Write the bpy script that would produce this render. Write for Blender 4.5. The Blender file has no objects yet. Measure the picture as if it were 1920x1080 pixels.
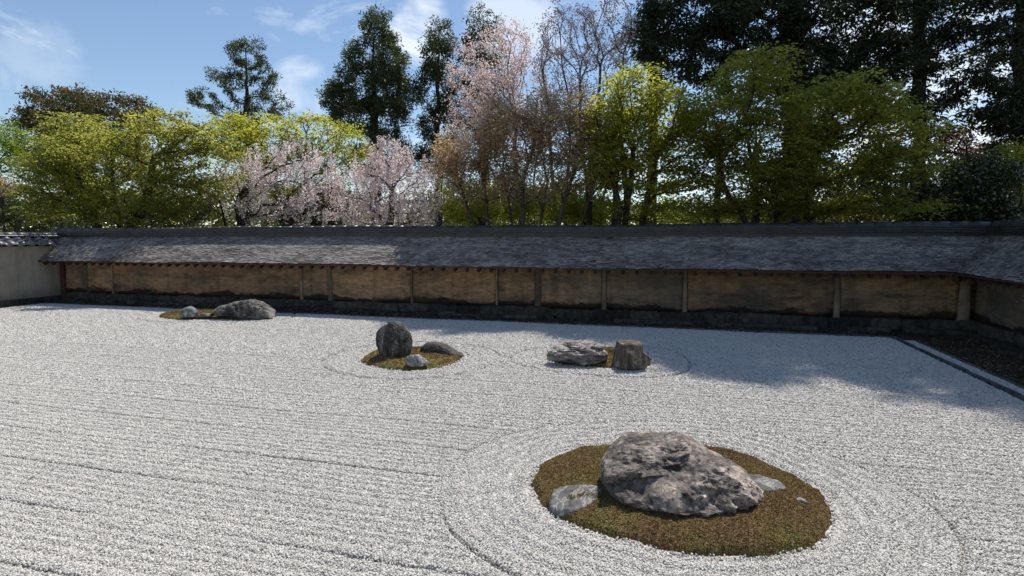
import bpy, bmesh, math, random
import numpy as np
from mathutils import Vector, Matrix

S = bpy.context.scene
COL = S.collection
R = math.radians
random.seed(7)
RNG = np.random.default_rng(11)

# ------------------------------------------------------------------ camera
CAM_H = 1.7
FOC = 1110.0                       # focal length in pixels of the 1920 px wide frame
YAW = R(15.85)
PITCH = math.atan(93 / FOC)
cam_d = bpy.data.cameras.new('camera')
cam_d.sensor_width = 36
cam_d.lens = 36 * FOC / 1920
cam_d.clip_end = 3000
cam = bpy.data.objects.new('camera', cam_d)
COL.objects.link(cam)
cam.location = (0, 0, CAM_H)
cam.rotation_euler = (R(90) - PITCH, 0, YAW)
S.camera = cam

# ------------------------------------------------------------------ sky and sun
SUN_EL, SUN_AZ = R(60), R(13)      # azimuth counted from +Y (away from the viewer) towards +X
world = bpy.data.worlds.new('World')
S.world = world
world.use_nodes = True
wn, wl = world.node_tree.nodes, world.node_tree.links
wn.clear()
wo = wn.new('ShaderNodeOutputWorld')
bg = wn.new('ShaderNodeBackground')
bg.inputs['Strength'].default_value = 0.112
sky = wn.new('ShaderNodeTexSky')
sky.sky_type = 'NISHITA'
sky.sun_disc = False
sky.sun_elevation = SUN_EL
sky.sun_rotation = SUN_AZ
sky.altitude = 100
sky.air_density = 1.0
sky.dust_density = 0.05
sky.ozone_density = 1.6
tcw = wn.new('ShaderNodeTexCoord')
mpw = wn.new('ShaderNodeMapping')
mpw.inputs['Location'].default_value = (3.15, 1.35, 0.35)
mpw.inputs['Rotation'].default_value = (0.2, 0.5, 0.35)
mpw.inputs['Scale'].default_value = (1.3, 3.4, 5.0)
nzw = wn.new('ShaderNodeTexNoise')
nzw.inputs['Scale'].default_value = 1.7
nzw.inputs['Detail'].default_value = 9
nzw.inputs['Roughness'].default_value = 0.62
nzw.inputs['Distortion'].default_value = 0.7
crw = wn.new('ShaderNodeValToRGB')
crw.color_ramp.elements[0].position = 0.535
crw.color_ramp.elements[0].color = (0, 0, 0, 1)
crw.color_ramp.elements[1].position = 0.80
crw.color_ramp.elements[1].color = (0.85, 0.85, 0.85, 1)
mxw = wn.new('ShaderNodeMix')
mxw.data_type = 'RGBA'
wl.new(tcw.outputs['Generated'], mpw.inputs['Vector'])
wl.new(mpw.outputs['Vector'], nzw.inputs['Vector'])
wl.new(nzw.outputs['Fac'], crw.inputs['Fac'])
prev_f = crw.outputs['Color']
CLOUDS = [((85, 105), 3.6, 0.16), ((570, 165), 4.5, 0.75), ((785, 62), 4.2, 0.7), ((960, 70), 6, 0.5), ((1700, 190), 17, 0.7)]
def cloud_dir(x, y):
    dx, dy = (x - 960) / FOC, (540 - y) / FOC
    v = cam.rotation_euler.to_matrix() @ Vector((dx, dy, -1)); return v.normalized()
nzc = wn.new('ShaderNodeTexNoise')
nzc.inputs['Scale'].default_value = 5.0; nzc.inputs['Detail'].default_value = 8; nzc.inputs['Roughness'].default_value = 0.6; nzc.inputs['Distortion'].default_value = 0.9
mpc = wn.new('ShaderNodeMapping'); mpc.inputs['Rotation'].default_value = (0.0, 0.0, 0.6); mpc.inputs['Scale'].default_value = (1.0, 1.0, 1.5)
wl.new(tcw.outputs['Generated'], mpc.inputs['Vector']); wl.new(mpc.outputs['Vector'], nzc.inputs['Vector'])
for (px_, rad_, amt_) in CLOUDS:
    dt = wn.new('ShaderNodeVectorMath'); dt.operation = 'DOT_PRODUCT'; dt.inputs[1].default_value = cloud_dir(*px_)
    wl.new(tcw.outputs['Generated'], dt.inputs[0])
    mr_ = wn.new('ShaderNodeMapRange'); mr_.interpolation_type = 'SMOOTHSTEP'
    mr_.inputs['From Min'].default_value = math.cos(R(rad_)); mr_.inputs['From Max'].default_value = 1.0
    mr_.inputs['To Min'].default_value = 0.0; mr_.inputs['To Max'].default_value = 0.31
    wl.new(dt.outputs['Value'], mr_.inputs['Value'])
    ad_ = wn.new('ShaderNodeMath'); ad_.operation = 'ADD'; wl.new(mr_.outputs[0], ad_.inputs[0]); wl.new(nzc.outputs['Fac'], ad_.inputs[1])
    m2 = wn.new('ShaderNodeMapRange'); m2.interpolation_type = 'SMOOTHSTEP'
    m2.inputs['From Min'].default_value = 0.62; m2.inputs['From Max'].default_value = 0.88; m2.inputs['To Min'].default_value = 0; m2.inputs['To Max'].default_value = amt_
    wl.new(ad_.outputs[0], m2.inputs['Value'])
    g_ = wn.new('ShaderNodeMath'); g_.operation = 'GREATER_THAN'; wl.new(mr_.outputs[0], g_.inputs[0]); g_.inputs[1].default_value = 0.0
    ml_ = wn.new('ShaderNodeMath'); ml_.operation = 'MULTIPLY'; wl.new(m2.outputs[0], ml_.inputs[0])
    fade = wn.new('ShaderNodeMapRange'); fade.inputs['From Min'].default_value = 0; fade.inputs['From Max'].default_value = 0.12; wl.new(mr_.outputs[0], fade.inputs['Value'])
    wl.new(fade.outputs[0], ml_.inputs[1])
    mx_ = wn.new('ShaderNodeMath'); mx_.operation = 'MAXIMUM'; wl.new(prev_f, mx_.inputs[0]); wl.new(ml_.outputs[0], mx_.inputs[1])
    prev_f = mx_.outputs[0]
wl.new(prev_f, mxw.inputs['Factor'])
wl.new(sky.outputs['Color'], mxw.inputs['A'])
mxw.inputs['B'].default_value = (9.0, 9.3, 9.6, 1)
wl.new(mxw.outputs['Result'], bg.inputs['Color'])
wl.new(bg.outputs['Background'], wo.inputs['Surface'])

sun_d = bpy.data.lights.new('sun', 'SUN')
sun_d.energy = 5.0
sun_d.angle = R(0.5)
sun_d.color = (1.0, 0.94, 0.86)
sun = bpy.data.objects.new('sun', sun_d)
COL.objects.link(sun)
SUN_DIR = Vector((math.cos(SUN_EL) * math.sin(SUN_AZ), math.cos(SUN_EL) * math.cos(SUN_AZ), math.sin(SUN_EL)))
sun.rotation_euler = (-SUN_DIR).to_track_quat('-Z', 'Y').to_euler()
sun.location = (5, 20, 30)

vs = S.view_settings
vs.view_transform = 'Standard'
vs.look = 'None'
vs.exposure = 0.2
vs.gamma = 1.0
vs.use_curve_mapping = False
S.render.engine = 'CYCLES'
S.cycles.max_bounces = 12
S.cycles.diffuse_bounces = 7
S.cycles.transmission_bounces = 6
S.cycles.transparent_max_bounces = 8

# ------------------------------------------------------------------ survey helpers: a sight line of the photograph met with a real plane
RV = np.array([math.cos(YAW), math.sin(YAW), 0.0])
FV = np.array([-math.sin(YAW), math.cos(YAW), 0.0])
DV = FV * math.cos(PITCH) - np.array([0, 0, 1.0]) * math.sin(PITCH)
UV = np.cross(RV, DV)
EYE = np.array([0, 0, CAM_H])

def sight(x, y): return DV + RV * (x - 960) / FOC + UV * (540 - y) / FOC
def on_ground(x, y, z=0.0):
    d = sight(x, y); return EYE + d * (z - CAM_H) / d[2]
def at_y(x, y, Y):
    d = sight(x, y); return EYE + d * Y / d[1]
def depth_of(P): return float((np.asarray(P) - EYE) @ DV)

# ------------------------------------------------------------------ mesh helpers
def tag(o, label=None, cat=None, group=None, kind=None):
    if label: o['label'] = label
    if cat: o['category'] = cat
    if group: o['group'] = group
    if kind: o['kind'] = kind
    return o

def link(name, mesh, parent=None, mat=None, loc=None, rot=None, scale=None):
    o = bpy.data.objects.new(name, mesh)
    COL.objects.link(o)
    if mat is not None and mesh is not None and not mesh.materials: mesh.materials.append(mat)
    if parent is not None: o.parent = parent
    if loc is not None: o.location = loc
    if rot is not None: o.rotation_euler = rot
    if scale is not None: o.scale = scale
    return o

def empty(name, loc=(0, 0, 0), rot=(0, 0, 0)):
    o = bpy.data.objects.new(name, None)
    COL.objects.link(o)
    o.location = loc; o.rotation_euler = rot
    o.empty_display_size = 0.2
    return o

def npmesh(name, verts, faces, mat=None, smooth=False, face_attr=None):
    """verts (N,3), faces: list of arrays (M,k) with constant k"""
    me = bpy.data.meshes.new(name)
    verts = np.ascontiguousarray(verts, dtype=np.float32)
    if not isinstance(faces, list): faces = [faces]
    faces = [np.asarray(f, dtype=np.int32) for f in faces if len(f)]
    me.vertices.add(len(verts))
    me.vertices.foreach_set('co', verts.ravel())
    nl = sum(f.size for f in faces); nf = sum(len(f) for f in faces)
    me.loops.add(nl); me.polygons.add(nf)
    me.loops.foreach_set('vertex_index', np.concatenate([f.ravel() for f in faces]))
    st, off = [], 0
    for f in faces:
        k = f.shape[1]
        st.append(off + np.arange(len(f), dtype=np.int32) * k); off += f.size
    me.polygons.foreach_set('loop_start', np.concatenate(st).astype(np.int32))
    me.polygons.foreach_set('use_smooth', np.full(nf, bool(smooth)))
    me.update(calc_edges=True)
    if face_attr is not None:
        a = me.attributes.new('tint', 'FLOAT', 'FACE')
        a.data.foreach_set('value', np.ascontiguousarray(face_attr, dtype=np.float32))
    if mat is not None: me.materials.append(mat)
    return me

class MB:
    """collects boxes and other small shells into one mesh"""
    def __init__(s): s.v = []; s.f = []
    def add(s, vs_, fs_):
        b = len(s.v); s.v += [tuple(p) for p in vs_]; s.f += [tuple(b + i for i in f) for f in fs_]
    def box(s, x0, x1, y0, y1, z0, z1, j=0.0):
        q = [(x, y, z) for x in (x0, x1) for y in (y0, y1) for z in (z0, z1)]
        if j: q = [tuple(c + random.uniform(-j, j) for c in p) for p in q]
        s.add(q, [(0, 1, 3, 2), (4, 6, 7, 5), (0, 4, 5, 1), (2, 3, 7, 6), (0, 2, 6, 4), (1, 5, 7, 3)])
    def prism(s, prof, x0, x1):
        n = len(prof)
        s.add([(x0, y, z) for y, z in prof] + [(x1, y, z) for y, z in prof],
              [tuple(range(n))[::-1], tuple(range(n, 2 * n))] + [(i, (i + 1) % n, n + (i + 1) % n, n + i) for i in range(n)])
    def mesh(s, name, mat=None, bevel=0.0, smooth=False):
        me = bpy.data.meshes.new(name)
        me.from_pydata(s.v, [], s.f)
        bm = bmesh.new(); bm.from_mesh(me)
        bmesh.ops.recalc_face_normals(bm, faces=bm.faces)
        if bevel: bmesh.ops.bevel(bm, geom=list(bm.edges), offset=bevel, segments=1, affect='EDGES', clamp_overlap=True)
        bm.to_mesh(me); bm.free()
        if smooth: me.polygons.foreach_set('use_smooth', [True] * len(me.polygons))
        if mat: me.materials.append(mat)
        return me

def h3(ix, iy, iz, seed):
    n = (ix * 374761393 + iy * 668265263 + iz * 2147483647 + seed * 974634777) & 0xFFFFFFFF
    n = ((n ^ (n >> 13)) * 1274126177) & 0xFFFFFFFF
    return ((n ^ (n >> 16)) & 0xFFFF) / 65535.0

def vnoise(P, seed=0):
    P = np.asarray(P, dtype=np.float64)
    i = np.floor(P).astype(np.int64); t = P - i; t = t * t * (3 - 2 * t)
    r = 0
    for dx in (0, 1):
        for dy in (0, 1):
            for dz in (0, 1):
                w = (t[:, 0] if dx else 1 - t[:, 0]) * (t[:, 1] if dy else 1 - t[:, 1]) * (t[:, 2] if dz else 1 - t[:, 2])
                r = r + w * h3(i[:, 0] + dx, i[:, 1] + dy, i[:, 2] + dz, seed)
    return r * 2 - 1

def fbm(P, seed=0, oct=4, rough=0.5, ridged=False):
    P = np.asarray(P, dtype=np.float64); a, s, tot = 1.0, 0, 0
    for o in range(oct):
        n = vnoise(P * 2.03 ** o + 17.3 * o, seed + o)
        if ridged: n = 1 - 2 * np.abs(n)
        s = s + a * n; tot += a; a *= rough
    return s / tot

# ------------------------------------------------------------------ materials
def new_mat(name):
    m = bpy.data.materials.new(name); m.use_nodes = True
    nt = m.node_tree; nt.nodes.clear()
    out = nt.nodes.new('ShaderNodeOutputMaterial')
    return m, nt.nodes, nt.links, out

def ramp(N, pts):
    r = N.new('ShaderNodeValToRGB')
    e = r.color_ramp.elements
    while len(e) < len(pts): e.new(0.5)
    for k, (p, c) in enumerate(pts):
        e[k].position = p
        e[k].color = (c, c, c, 1) if isinstance(c, (int, float)) else (*c, 1)
    return r

def noise_node(N, L, vec, scale, detail=5, rough=0.6, dist=0.0, mscale=None):
    n = N.new('ShaderNodeTexNoise')
    n.inputs['Scale'].default_value = scale; n.inputs['Detail'].default_value = detail
    n.inputs['Roughness'].default_value = rough; n.inputs['Distortion'].default_value = dist
    if mscale:
        mp = N.new('ShaderNodeMapping'); mp.inputs['Scale'].default_value = mscale
        L.new(vec, mp.inputs['Vector']); vec = mp.outputs['Vector']
    L.new(vec, n.inputs['Vector'])
    return n.outputs['Fac']

def mixc(N, L, fac, a, b, mode='MIX'):
    m = N.new('ShaderNodeMix'); m.data_type = 'RGBA'; m.blend_type = mode
    for s, v in (('Factor', fac), ('A', a), ('B', b)):
        i = [k for k in m.inputs if k.name == s and (k.type == 'RGBA' or (s == 'Factor' and k.type == 'VALUE'))][0]
        if hasattr(v, 'is_linked'): L.new(v, i)
        else: i.default_value = v if isinstance(v, (int, float)) else (*v, 1)
    return [k for k in m.outputs if k.type == 'RGBA'][0]

def bump(N, L, hgt, strength, dist, normal=None):
    b = N.new('ShaderNodeBump'); b.inputs['Strength'].default_value = strength; b.inputs['Distance'].default_value = dist
    L.new(hgt, b.inputs['Height'])
    if normal is not None: L.new(normal, b.inputs['Normal'])
    return b.outputs['Normal']

def principled(N, L, out, col, rough=0.9, normal=None, spec=0.3):
    p = N.new('ShaderNodeBsdfPrincipled')
    p.inputs['Roughness'].default_value = rough
    p.inputs['Specular IOR Level'].default_value = spec
    if hasattr(col, 'is_linked'): L.new(col, p.inputs['Base Color'])
    else: p.inputs['Base Color'].default_value = (*col, 1)
    if normal is not None: L.new(normal, p.inputs['Normal'])
    L.new(p.outputs['BSDF'], out.inputs['Surface'])
    return p

def wpos(N): return N.new('ShaderNodeNewGeometry').outputs['Position']
def opos(N): return N.new('ShaderNodeTexCoord').outputs['Object']
def orand(N): return N.new('ShaderNodeObjectInfo').outputs['Random']

def simple_mat(name, c0, c1, scale=6, rough=0.85, bstr=0.4, bdist=0.01, mscale=None, rnd=0.0, spec=0.3, coords=wpos):
    m, N, L, out = new_mat(name)
    f = noise_node(N, L, coords(N), scale, 7, 0.65, 0.3, mscale)
    r = ramp(N, [(0.3, c0), (0.72, c1)]); L.new(f, r.inputs['Fac'])
    col = r.outputs['Color']
    if rnd:
        rr = ramp(N, [(0, 1 - rnd), (1, 1 + rnd * 0.6)]); L.new(orand(N), rr.inputs['Fac'])
        col = mixc(N, L, 1.0, col, rr.outputs['Color'], 'MULTIPLY')
    f2 = noise_node(N, L, coords(N), scale * 5, 5, 0.7, 0, mscale)
    principled(N, L, out, col, rough, bump(N, L, f2, bstr, bdist), spec)
    return m

def leaf_mat(name, cols, trans=0.5, tcol=None, rough=0.55, nscale=0.9, spec=0.25):
    """cols: ramp colours over the leaf tint"""
    m, N, L, out = new_mat(name)
    at = N.new('ShaderNodeAttribute'); at.attribute_name = 'tint'
    n = noise_node(N, L, wpos(N), nscale, 2, 0.5)
    ma = N.new('ShaderNodeMath'); ma.operation = 'MULTIPLY_ADD'
    L.new(n, ma.inputs[0]); ma.inputs[1].default_value = 0.8
    L.new(at.outputs['Fac'], ma.inputs[2])
    mb = N.new('ShaderNodeMath'); mb.operation = 'SUBTRACT'; L.new(ma.outputs[0], mb.inputs[0]); mb.inputs[1].default_value = 0.4
    r = ramp(N, [(k / (len(cols) - 1), c) for k, c in enumerate(cols)])
    L.new(mb.outputs[0], r.inputs['Fac'])
    p = N.new('ShaderNodeBsdfPrincipled'); p.inputs['Roughness'].default_value = rough
    p.inputs['Specular IOR Level'].default_value = spec
    L.new(r.outputs['Color'], p.inputs['Base Color'])
    t = N.new('ShaderNodeBsdfTranslucent')
    tc = mixc(N, L, 1.0, r.outputs['Color'], tcol or (1.3, 1.25, 0.7), 'MULTIPLY')
    L.new(tc, t.inputs['Color'])
    mx = N.new('ShaderNodeMixShader'); mx.inputs['Fac'].default_value = trans
    L.new(p.outputs['BSDF'], mx.inputs[1]); L.new(t.outputs['BSDF'], mx.inputs[2])
    L.new(mx.outputs['Shader'], out.inputs['Surface'])
    return m

def rock_mat(name, dark, mid, light, scale=5.0, mscale=None, light_at=0.62, veins=None, bstr=0.9, lich=None, grit=(0.35, 0.95, 1.35)):
    m, N, L, out = new_mat(name)
    P = opos(N)
    f = noise_node(N, L, P, scale, 10, 0.72, 0.6, mscale)
    r = ramp(N, [(0.33, dark), (0.5, mid), (light_at, light), (0.9, tuple(min(1, c * 1.25) for c in light))])
    L.new(f, r.inputs['Fac']); col = r.outputs['Color']
    f2 = noise_node(N, L, P, scale * 9, 6, 0.75, 0.2, mscale)
    r2 = ramp(N, [(0.36, grit[0]), (0.5, grit[1]), (0.66, grit[2])]); L.new(f2, r2.inputs['Fac'])
    col = mixc(N, L, 1.0, col, r2.outputs['Color'], 'MULTIPLY')
    if veins:
        v = noise_node(N, L, P, scale * 0.8, 4, 0.6, 1.2, mscale)
        rv = ramp(N, [(0.475, 0), (0.5, 1), (0.525, 0)]); L.new(v, rv.inputs['Fac'])
        col = mixc(N, L, rv.outputs['Color'], col, veins)
    if lich:
        v = noise_node(N, L, P, scale * 1.7, 5, 0.7, 0.4)
        rv = ramp(N, [(0.56, 0), (0.66, 0.8)]); L.new(v, rv.inputs['Fac'])
        col = mixc(N, L, rv.outputs['Color'], col, lich)
    fb = noise_node(N, L, P, scale * 4, 12, 0.72, 0.5, mscale)
    principled(N, L, out, col, 0.88, bump(N, L, fb, bstr, 0.05 / scale * 3), 0.25)
    return m

# ------------------------------------------------------------------ main levels of the garden
Y_EDGE = 11.45        # far edge of the gravel
Y_WALL = 12.06        # face of the long earthen wall
X_EDGE = 3.52         # right edge of the gravel
X_WEST = 4.95         # face of the right wall
X_EAST = -16.2        # face of the white wall on the left
EAVE_Z, EAVE_OUT = 1.13, 0.50
ROOF_RUN, ROOF_RISE = 0.75, 0.64
WALL_T = 0.5

# moss islands, outlined on the ground
ISL = {
 'D': [(1002,934),(991,905),(1000,878),(1033,858),(1077,841),(1135,840),(1210,834),(1290,834),(1372,845),(1404,854),(1445,873),(1487,894),(1530,916),(1563,947),(1569,978),(1555,1007),(1528,1028),(1485,1035),(1422,1045),(1360,1046),(1277,1039),(1235,1032),(1193,1019),(1110,999),(1068,982),(1018,957)],
 'B': [(668,677),(684,668),(702,661),(730,656),(770,653),(810,653),(845,656),(868,662),(872,668),(862,678),(842,686),(808,692),(770,695),(730,693),(695,687)],
 'C': [(1020,676),(1026,669),(1045,662),(1085,657),(1140,656),(1190,659),(1218,668),(1225,680),(1216,690),(1180,693),(1120,689),(1060,684)],
 'A': [(293,594),(305,589),(330,585),(375,584),(430,581),(480,582),(510,588),(518,594),(505,598),(478,600),(440,601),(400,599),(360,600),(320,600)],
}
def smooth_poly(pts, n=96):
    p = np.array([on_ground(*q)[:2] for q in pts])
    for _ in range(3):                          # corner cutting
        q = np.roll(p, -1, 0)
        p = np.stack([0.75 * p + 0.25 * q, 0.25 * p + 0.75 * q], 1).reshape(-1, 2)
    d = np.r_[0, np.cumsum(np.linalg.norm(np.roll(p, -1, 0) - p, axis=1))]
    t = np.linspace(0, d[-1], n, endpoint=False)
    pc = np.vstack([p, p[:1]])
    return np.stack([np.interp(t, d, pc[:, 0]), np.interp(t, d, pc[:, 1])], 1)
ISL = {k: smooth_poly(v) for k, v in ISL.items()}

def poly_dist(P, poly):
    """signed distance to a polygon, negative inside"""
    a = poly; b = np.roll(poly, -1, 0); out = np.full(len(P), 1e9); ins = np.zeros(len(P), bool)
    for p, q in zip(a, b):
        e = q - p; w = P - p
        t = np.clip((w @ e) / (e @ e), 0, 1)
        out = np.minimum(out, np.hypot(w[:, 0] - t * e[0], w[:, 1] - t * e[1]))
        c = ((p[1] > P[:, 1]) != (q[1] > P[:, 1]))
        if abs(e[1]) > 1e-12:
            ins ^= c & (P[:, 0] < (q[0] - p[0]) * (P[:, 1] - p[1]) / e[1] + p[0])
    return np.where(ins, -out, out)

RING = {'D': 0.62, 'B': 0.50, 'C': 0.50, 'A': 0.42}
def isl_dist(P):
    """distance to each island, only worked out near it"""
    r = {}
    for k, poly in ISL.items():
        c = poly.mean(0); rad = np.linalg.norm(poly - c, axis=1).max() + 1.0
        d = np.full(len(P), 9.0); m = np.linalg.norm(P - c, axis=1) < rad
        if m.any(): d[m] = poly_dist(P[m], poly)
        r[k] = d
    return r

PASS = 0.555
def furrow(t, near):
    """rake relief: fine furrows, a deep groove where two passes meet"""
    ph = (t / PASS) % 1.0
    g = np.minimum(ph, 1 - ph) * PASS
    st = np.clip(0.62 + 0.55 * vnoise(np.c_[near[:, 0] * 0.7, np.round(t / PASS) * 3.7, np.zeros(len(t))], 15), 0.12, 1.0)
    return 0.0042 * np.cos(2 * np.pi * t / (PASS / 7)) - 0.036 * st * np.exp(-(g / 0.013) ** 2) + 0.009 * np.exp(-((g - 0.04) / 0.022) ** 2)

def gravel_height(P):
    wob = 0.020 * vnoise(np.c_[P * 0.45, np.zeros(len(P))], 5) + 0.005 * vnoise(np.c_[P * 2.1, np.ones(len(P))], 6)
    h = furrow(P[:, 1] - 3.81 + wob, P)
    ds = isl_dist(P)
    for k, d in ds.items():
        rg = RING[k]
        dd = d + 0.4 * wob
        ring = 0.0045 * np.cos(2 * np.pi * dd / (rg / 6)) + 0.005 * np.exp(-((dd - rg + 0.05) / 0.035) ** 2) - (0.036 if k == 'D' else 0.042) * np.clip(0.85 + 0.4 * vnoise(np.c_[P * 1.3, np.zeros(len(P))], 19), 0.5, 1) * np.exp(-((dd - rg) / (0.015 if k == 'D' else 0.024)) ** 2) - 0.012 * np.exp(-((dd - 0.02) / 0.03) ** 2)
        w = 1 / (1 + np.exp((dd - rg - 0.03) / 0.008))
        h = h * (1 - w) + ring * w
    h += 0.008 * vnoise(np.c_[P * 0.8, np.zeros(len(P))], 3) + 0.004 * vnoise(np.c_[P * 9, np.zeros(len(P))], 9)
    return h, ds

# ------------------------------------------------------------------ ground
M_soil = simple_mat('woodland_soil', (0.03, 0.028, 0.014), (0.085, 0.075, 0.035), 1.3, 0.95, 0.6, 0.05)
M_strip = simple_mat('mossy_earth', (0.022, 0.019, 0.012), (0.085, 0.062, 0.036), 3.5, 0.95, 0.9, 0.03)

me = MB(); me.add([(-400, -80, -0.12), (400, -80, -0.12), (400, 900, -0.12), (-400, 900, -0.12)], [(0, 1, 2, 3)])
tag(link('ground', me.mesh('ground', M_soil)), 'bare woodland soil under the trees and round the garden', kind='structure')

# gravel bed: the packed gravel below the loose stones
def gravel_bed_mat():
    m, N, L, out = new_mat('gravel_bed')
    P = wpos(N)
    v = N.new('ShaderNodeTexVoronoi'); v.inputs['Scale'].default_value = 42; L.new(P, v.inputs['Vector'])
    hs = N.new('ShaderNodeSeparateColor'); L.new(v.outputs['Color'], hs.inputs['Color'])
    r = ramp(N, [(0, (0.19, 0.18, 0.17)), (0.25, (0.42, 0.405, 0.38)), (1, (0.60, 0.58, 0.545))]); L.new(hs.outputs[0], r.inputs['Fac'])
    iv = N.new('ShaderNodeMath'); iv.operation = 'SUBTRACT'; iv.inputs[0].default_value = 1; L.new(v.outputs['Distance'], iv.inputs[1])
    principled(N, L, out, r.outputs['Color'], 0.9, bump(N, L, iv.outputs[0], 1.0, 0.018), 0.2)
    return m
M_gbed = gravel_bed_mat()
xs = np.arange(X_EAST + 0.25, X_EDGE + 0.001, 0.09); ys = np.r_[np.arange(-1.0, 7.5, 0.022), np.arange(7.5, Y_EDGE, 0.035), Y_EDGE]
gx, gy = np.meshgrid(xs, ys); P = np.c_[gx.ravel(), gy.ravel()]
hh, dsb = gravel_height(P)
for k_, d_ in dsb.items(): hh -= 0.045 * np.exp(-((d_ - RING[k_]) / 0.06) ** 2)      # the bed stays below the stones in the ring grooves
nx, ny = len(xs), len(ys)
ii = (np.arange(ny - 1)[:, None] * nx + np.arange(nx - 1)[None]).ravel()
fq = np.stack([ii, ii + 1, ii + nx + 1, ii + nx], 1)
# leave out what lies deep under the mounds
bed = link('gravel_bed', npmesh('gravel_bed', np.c_[P, hh - 0.004], fq, M_gbed, True))
tag(bed, 'white gravel raked into straight furrows and rings round the islands', kind='structure')

# loose gravel: instanced stones
def pebble_group(mat):
    ng = bpy.data.node_groups.new('pebble_scatter', 'GeometryNodeTree')
    ng.interface.new_socket('Geometry', in_out='INPUT', socket_type='NodeSocketGeometry')
    ng.interface.new_socket('Geometry', in_out='OUTPUT', socket_type='NodeSocketGeometry')
    N, L = ng.nodes, ng.links
    gi = N.new('NodeGroupInput'); go = N.new('NodeGroupOutput')
    ico = N.new('GeometryNodeMeshIcoSphere'); ico.inputs['Radius'].default_value = 0.5; ico.inputs['Subdivisions'].default_value = 1
    sp = N.new('GeometryNodeSetPosition')
    nz = N.new('ShaderNodeTexNoise'); nz.inputs['Scale'].default_value = 2.1; nz.inputs['Detail'].default_value = 1
    su = N.new('ShaderNodeVectorMath'); su.operation = 'SUBTRACT'; su.inputs[1].default_value = (0.5, 0.5, 0.5)
    sc = N.new('ShaderNodeVectorMath'); sc.operation = 'SCALE'; sc.inputs['Scale'].default_value = 0.9
    L.new(nz.outputs['Color'], su.inputs[0]); L.new(su.outputs[0], sc.inputs[0]); L.new(sc.outputs[0], sp.inputs['Offset'])
    sm = N.new('GeometryNodeSetMaterial'); sm.inputs['Material'].default_value = mat
    L.new(ico.outputs['Mesh'], sp.inputs['Geometry']); L.new(sp.outputs['Geometry'], sm.inputs['Geometry'])
    ip = N.new('GeometryNodeInstanceOnPoints')
    rr = N.new('FunctionNodeRandomValue'); rr.data_type = 'FLOAT_VECTOR'
    rr.inputs[0].default_value = (-3.14, -3.14, -3.14); rr.inputs[1].default_value = (3.14, 3.14, 3.14)
    na = N.new('GeometryNodeInputNamedAttribute'); na.data_type = 'FLOAT_VECTOR'; na.inputs['Name'].default_value = 'size'
    L.new(gi.outputs[0], ip.inputs['Points']); L.new(sm.outputs['Geometry'], ip.inputs['Instance'])
    L.new(rr.outputs[0], ip.inputs['Rotation']); L.new(na.outputs[0], ip.inputs['Scale'])
    L.new(ip.outputs['Instances'], go.inputs[0])
    return ng

def pebble_mat(name, cols):
    m, N, L, out = new_mat(name)
    r = ramp(N, cols); L.new(orand(N), r.inputs['Fac'])
    n = noise_node(N, L, wpos(N), 130, 3, 0.6)
    r2 = ramp(N, [(0.3, 0.82), (0.65, 1.06)]); L.new(n, r2.inputs['Fac'])
    col = mixc(N, L, 1.0, r.outputs['Color'], r2.outputs['Color'], 'MULTIPLY')
    principled(N, L, out, col, 0.85, None, 0.25)
    return m
M_peb = pebble_mat('gravel_stone', [(0, (0.27, 0.255, 0.235)), (0.05, (0.45, 0.43, 0.395)), (0.3, (0.555, 0.53, 0.49)), (0.8, (0.615, 0.59, 0.545)), (1, (0.68, 0.66, 0.615))])

def jitter_grid(x0, x1, y0, y1, s):
    a, b = np.meshgrid(np.arange(x0, x1, s), np.arange(y0, y1, s))
    p = np.c_[a.ravel(), b.ravel()]
    return p + RNG.uniform(-0.48, 0.48, p.shape) * s
def in_view(p, margin):
    """the wedge of ground that the frame, or one a step to the side, can see"""
    z = p @ FV[:2]; x = p @ RV[:2]
    return (z > 1.6) & (np.abs(x) < z * 0.90 + margin)
pts, sz = [], []
for y0, y1, s, k in ((1.2, 3.4, 0.0098, 1.32), (3.4, 5.0, 0.0112, 1.32), (5.0, 7.2, 0.0142, 1.30), (7.2, Y_EDGE - 0.02, 0.0195, 1.28)):
    p = jitter_grid(X_EAST + 0.3, X_EDGE - 0.03, y0, y1, s)
    p = p[in_view(p, 1.3)]
    pts.append(p); sz.append(np.full(len(p), s * k))
pg = jitter_grid(X_EDGE + 0.055, X_EDGE + 0.23, 4.0, Y_EDGE - 0.3, 0.019); pg = pg[in_view(pg, 0.8)]
pts.append(pg); sz.append(np.full(len(pg), 0.025))
p = np.concatenate(pts); s = np.concatenate(sz)
hh, ds = gravel_height(p)
hh[p[:, 0] > X_EDGE] = 0.004
keep = np.ones(len(p), bool)
for d in ds.values(): keep &= d > -0.035 + 0.055 * RNG.random(len(p)) ** 0.6
p, s, hh = p[keep], s[keep], hh[keep]
size = s[:, None] * RNG.uniform(0.78, 1.28, (len(p), 1)) * RNG.uniform(0.75, 1.2, (len(p), 3))
me = bpy.data.meshes.new('pebbles'); me.vertices.add(len(p))
me.vertices.foreach_set('co', np.c_[p, hh + RNG.uniform(-0.003, 0.004, len(p))].astype(np.float32).ravel())
a = me.attributes.new('size', 'FLOAT_VECTOR', 'POINT'); a.data.foreach_set('vector', size.astype(np.float32).ravel())
me.materials.append(M_peb)
peb = link('pebbles', me)
md = peb.modifiers.new('scatter', 'NODES'); md.node_group = pebble_group(M_peb)
tag(peb, 'loose pale gravel stones covering the raked bed', 'gravel', kind='stuff')
print('pebbles', len(p))

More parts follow.
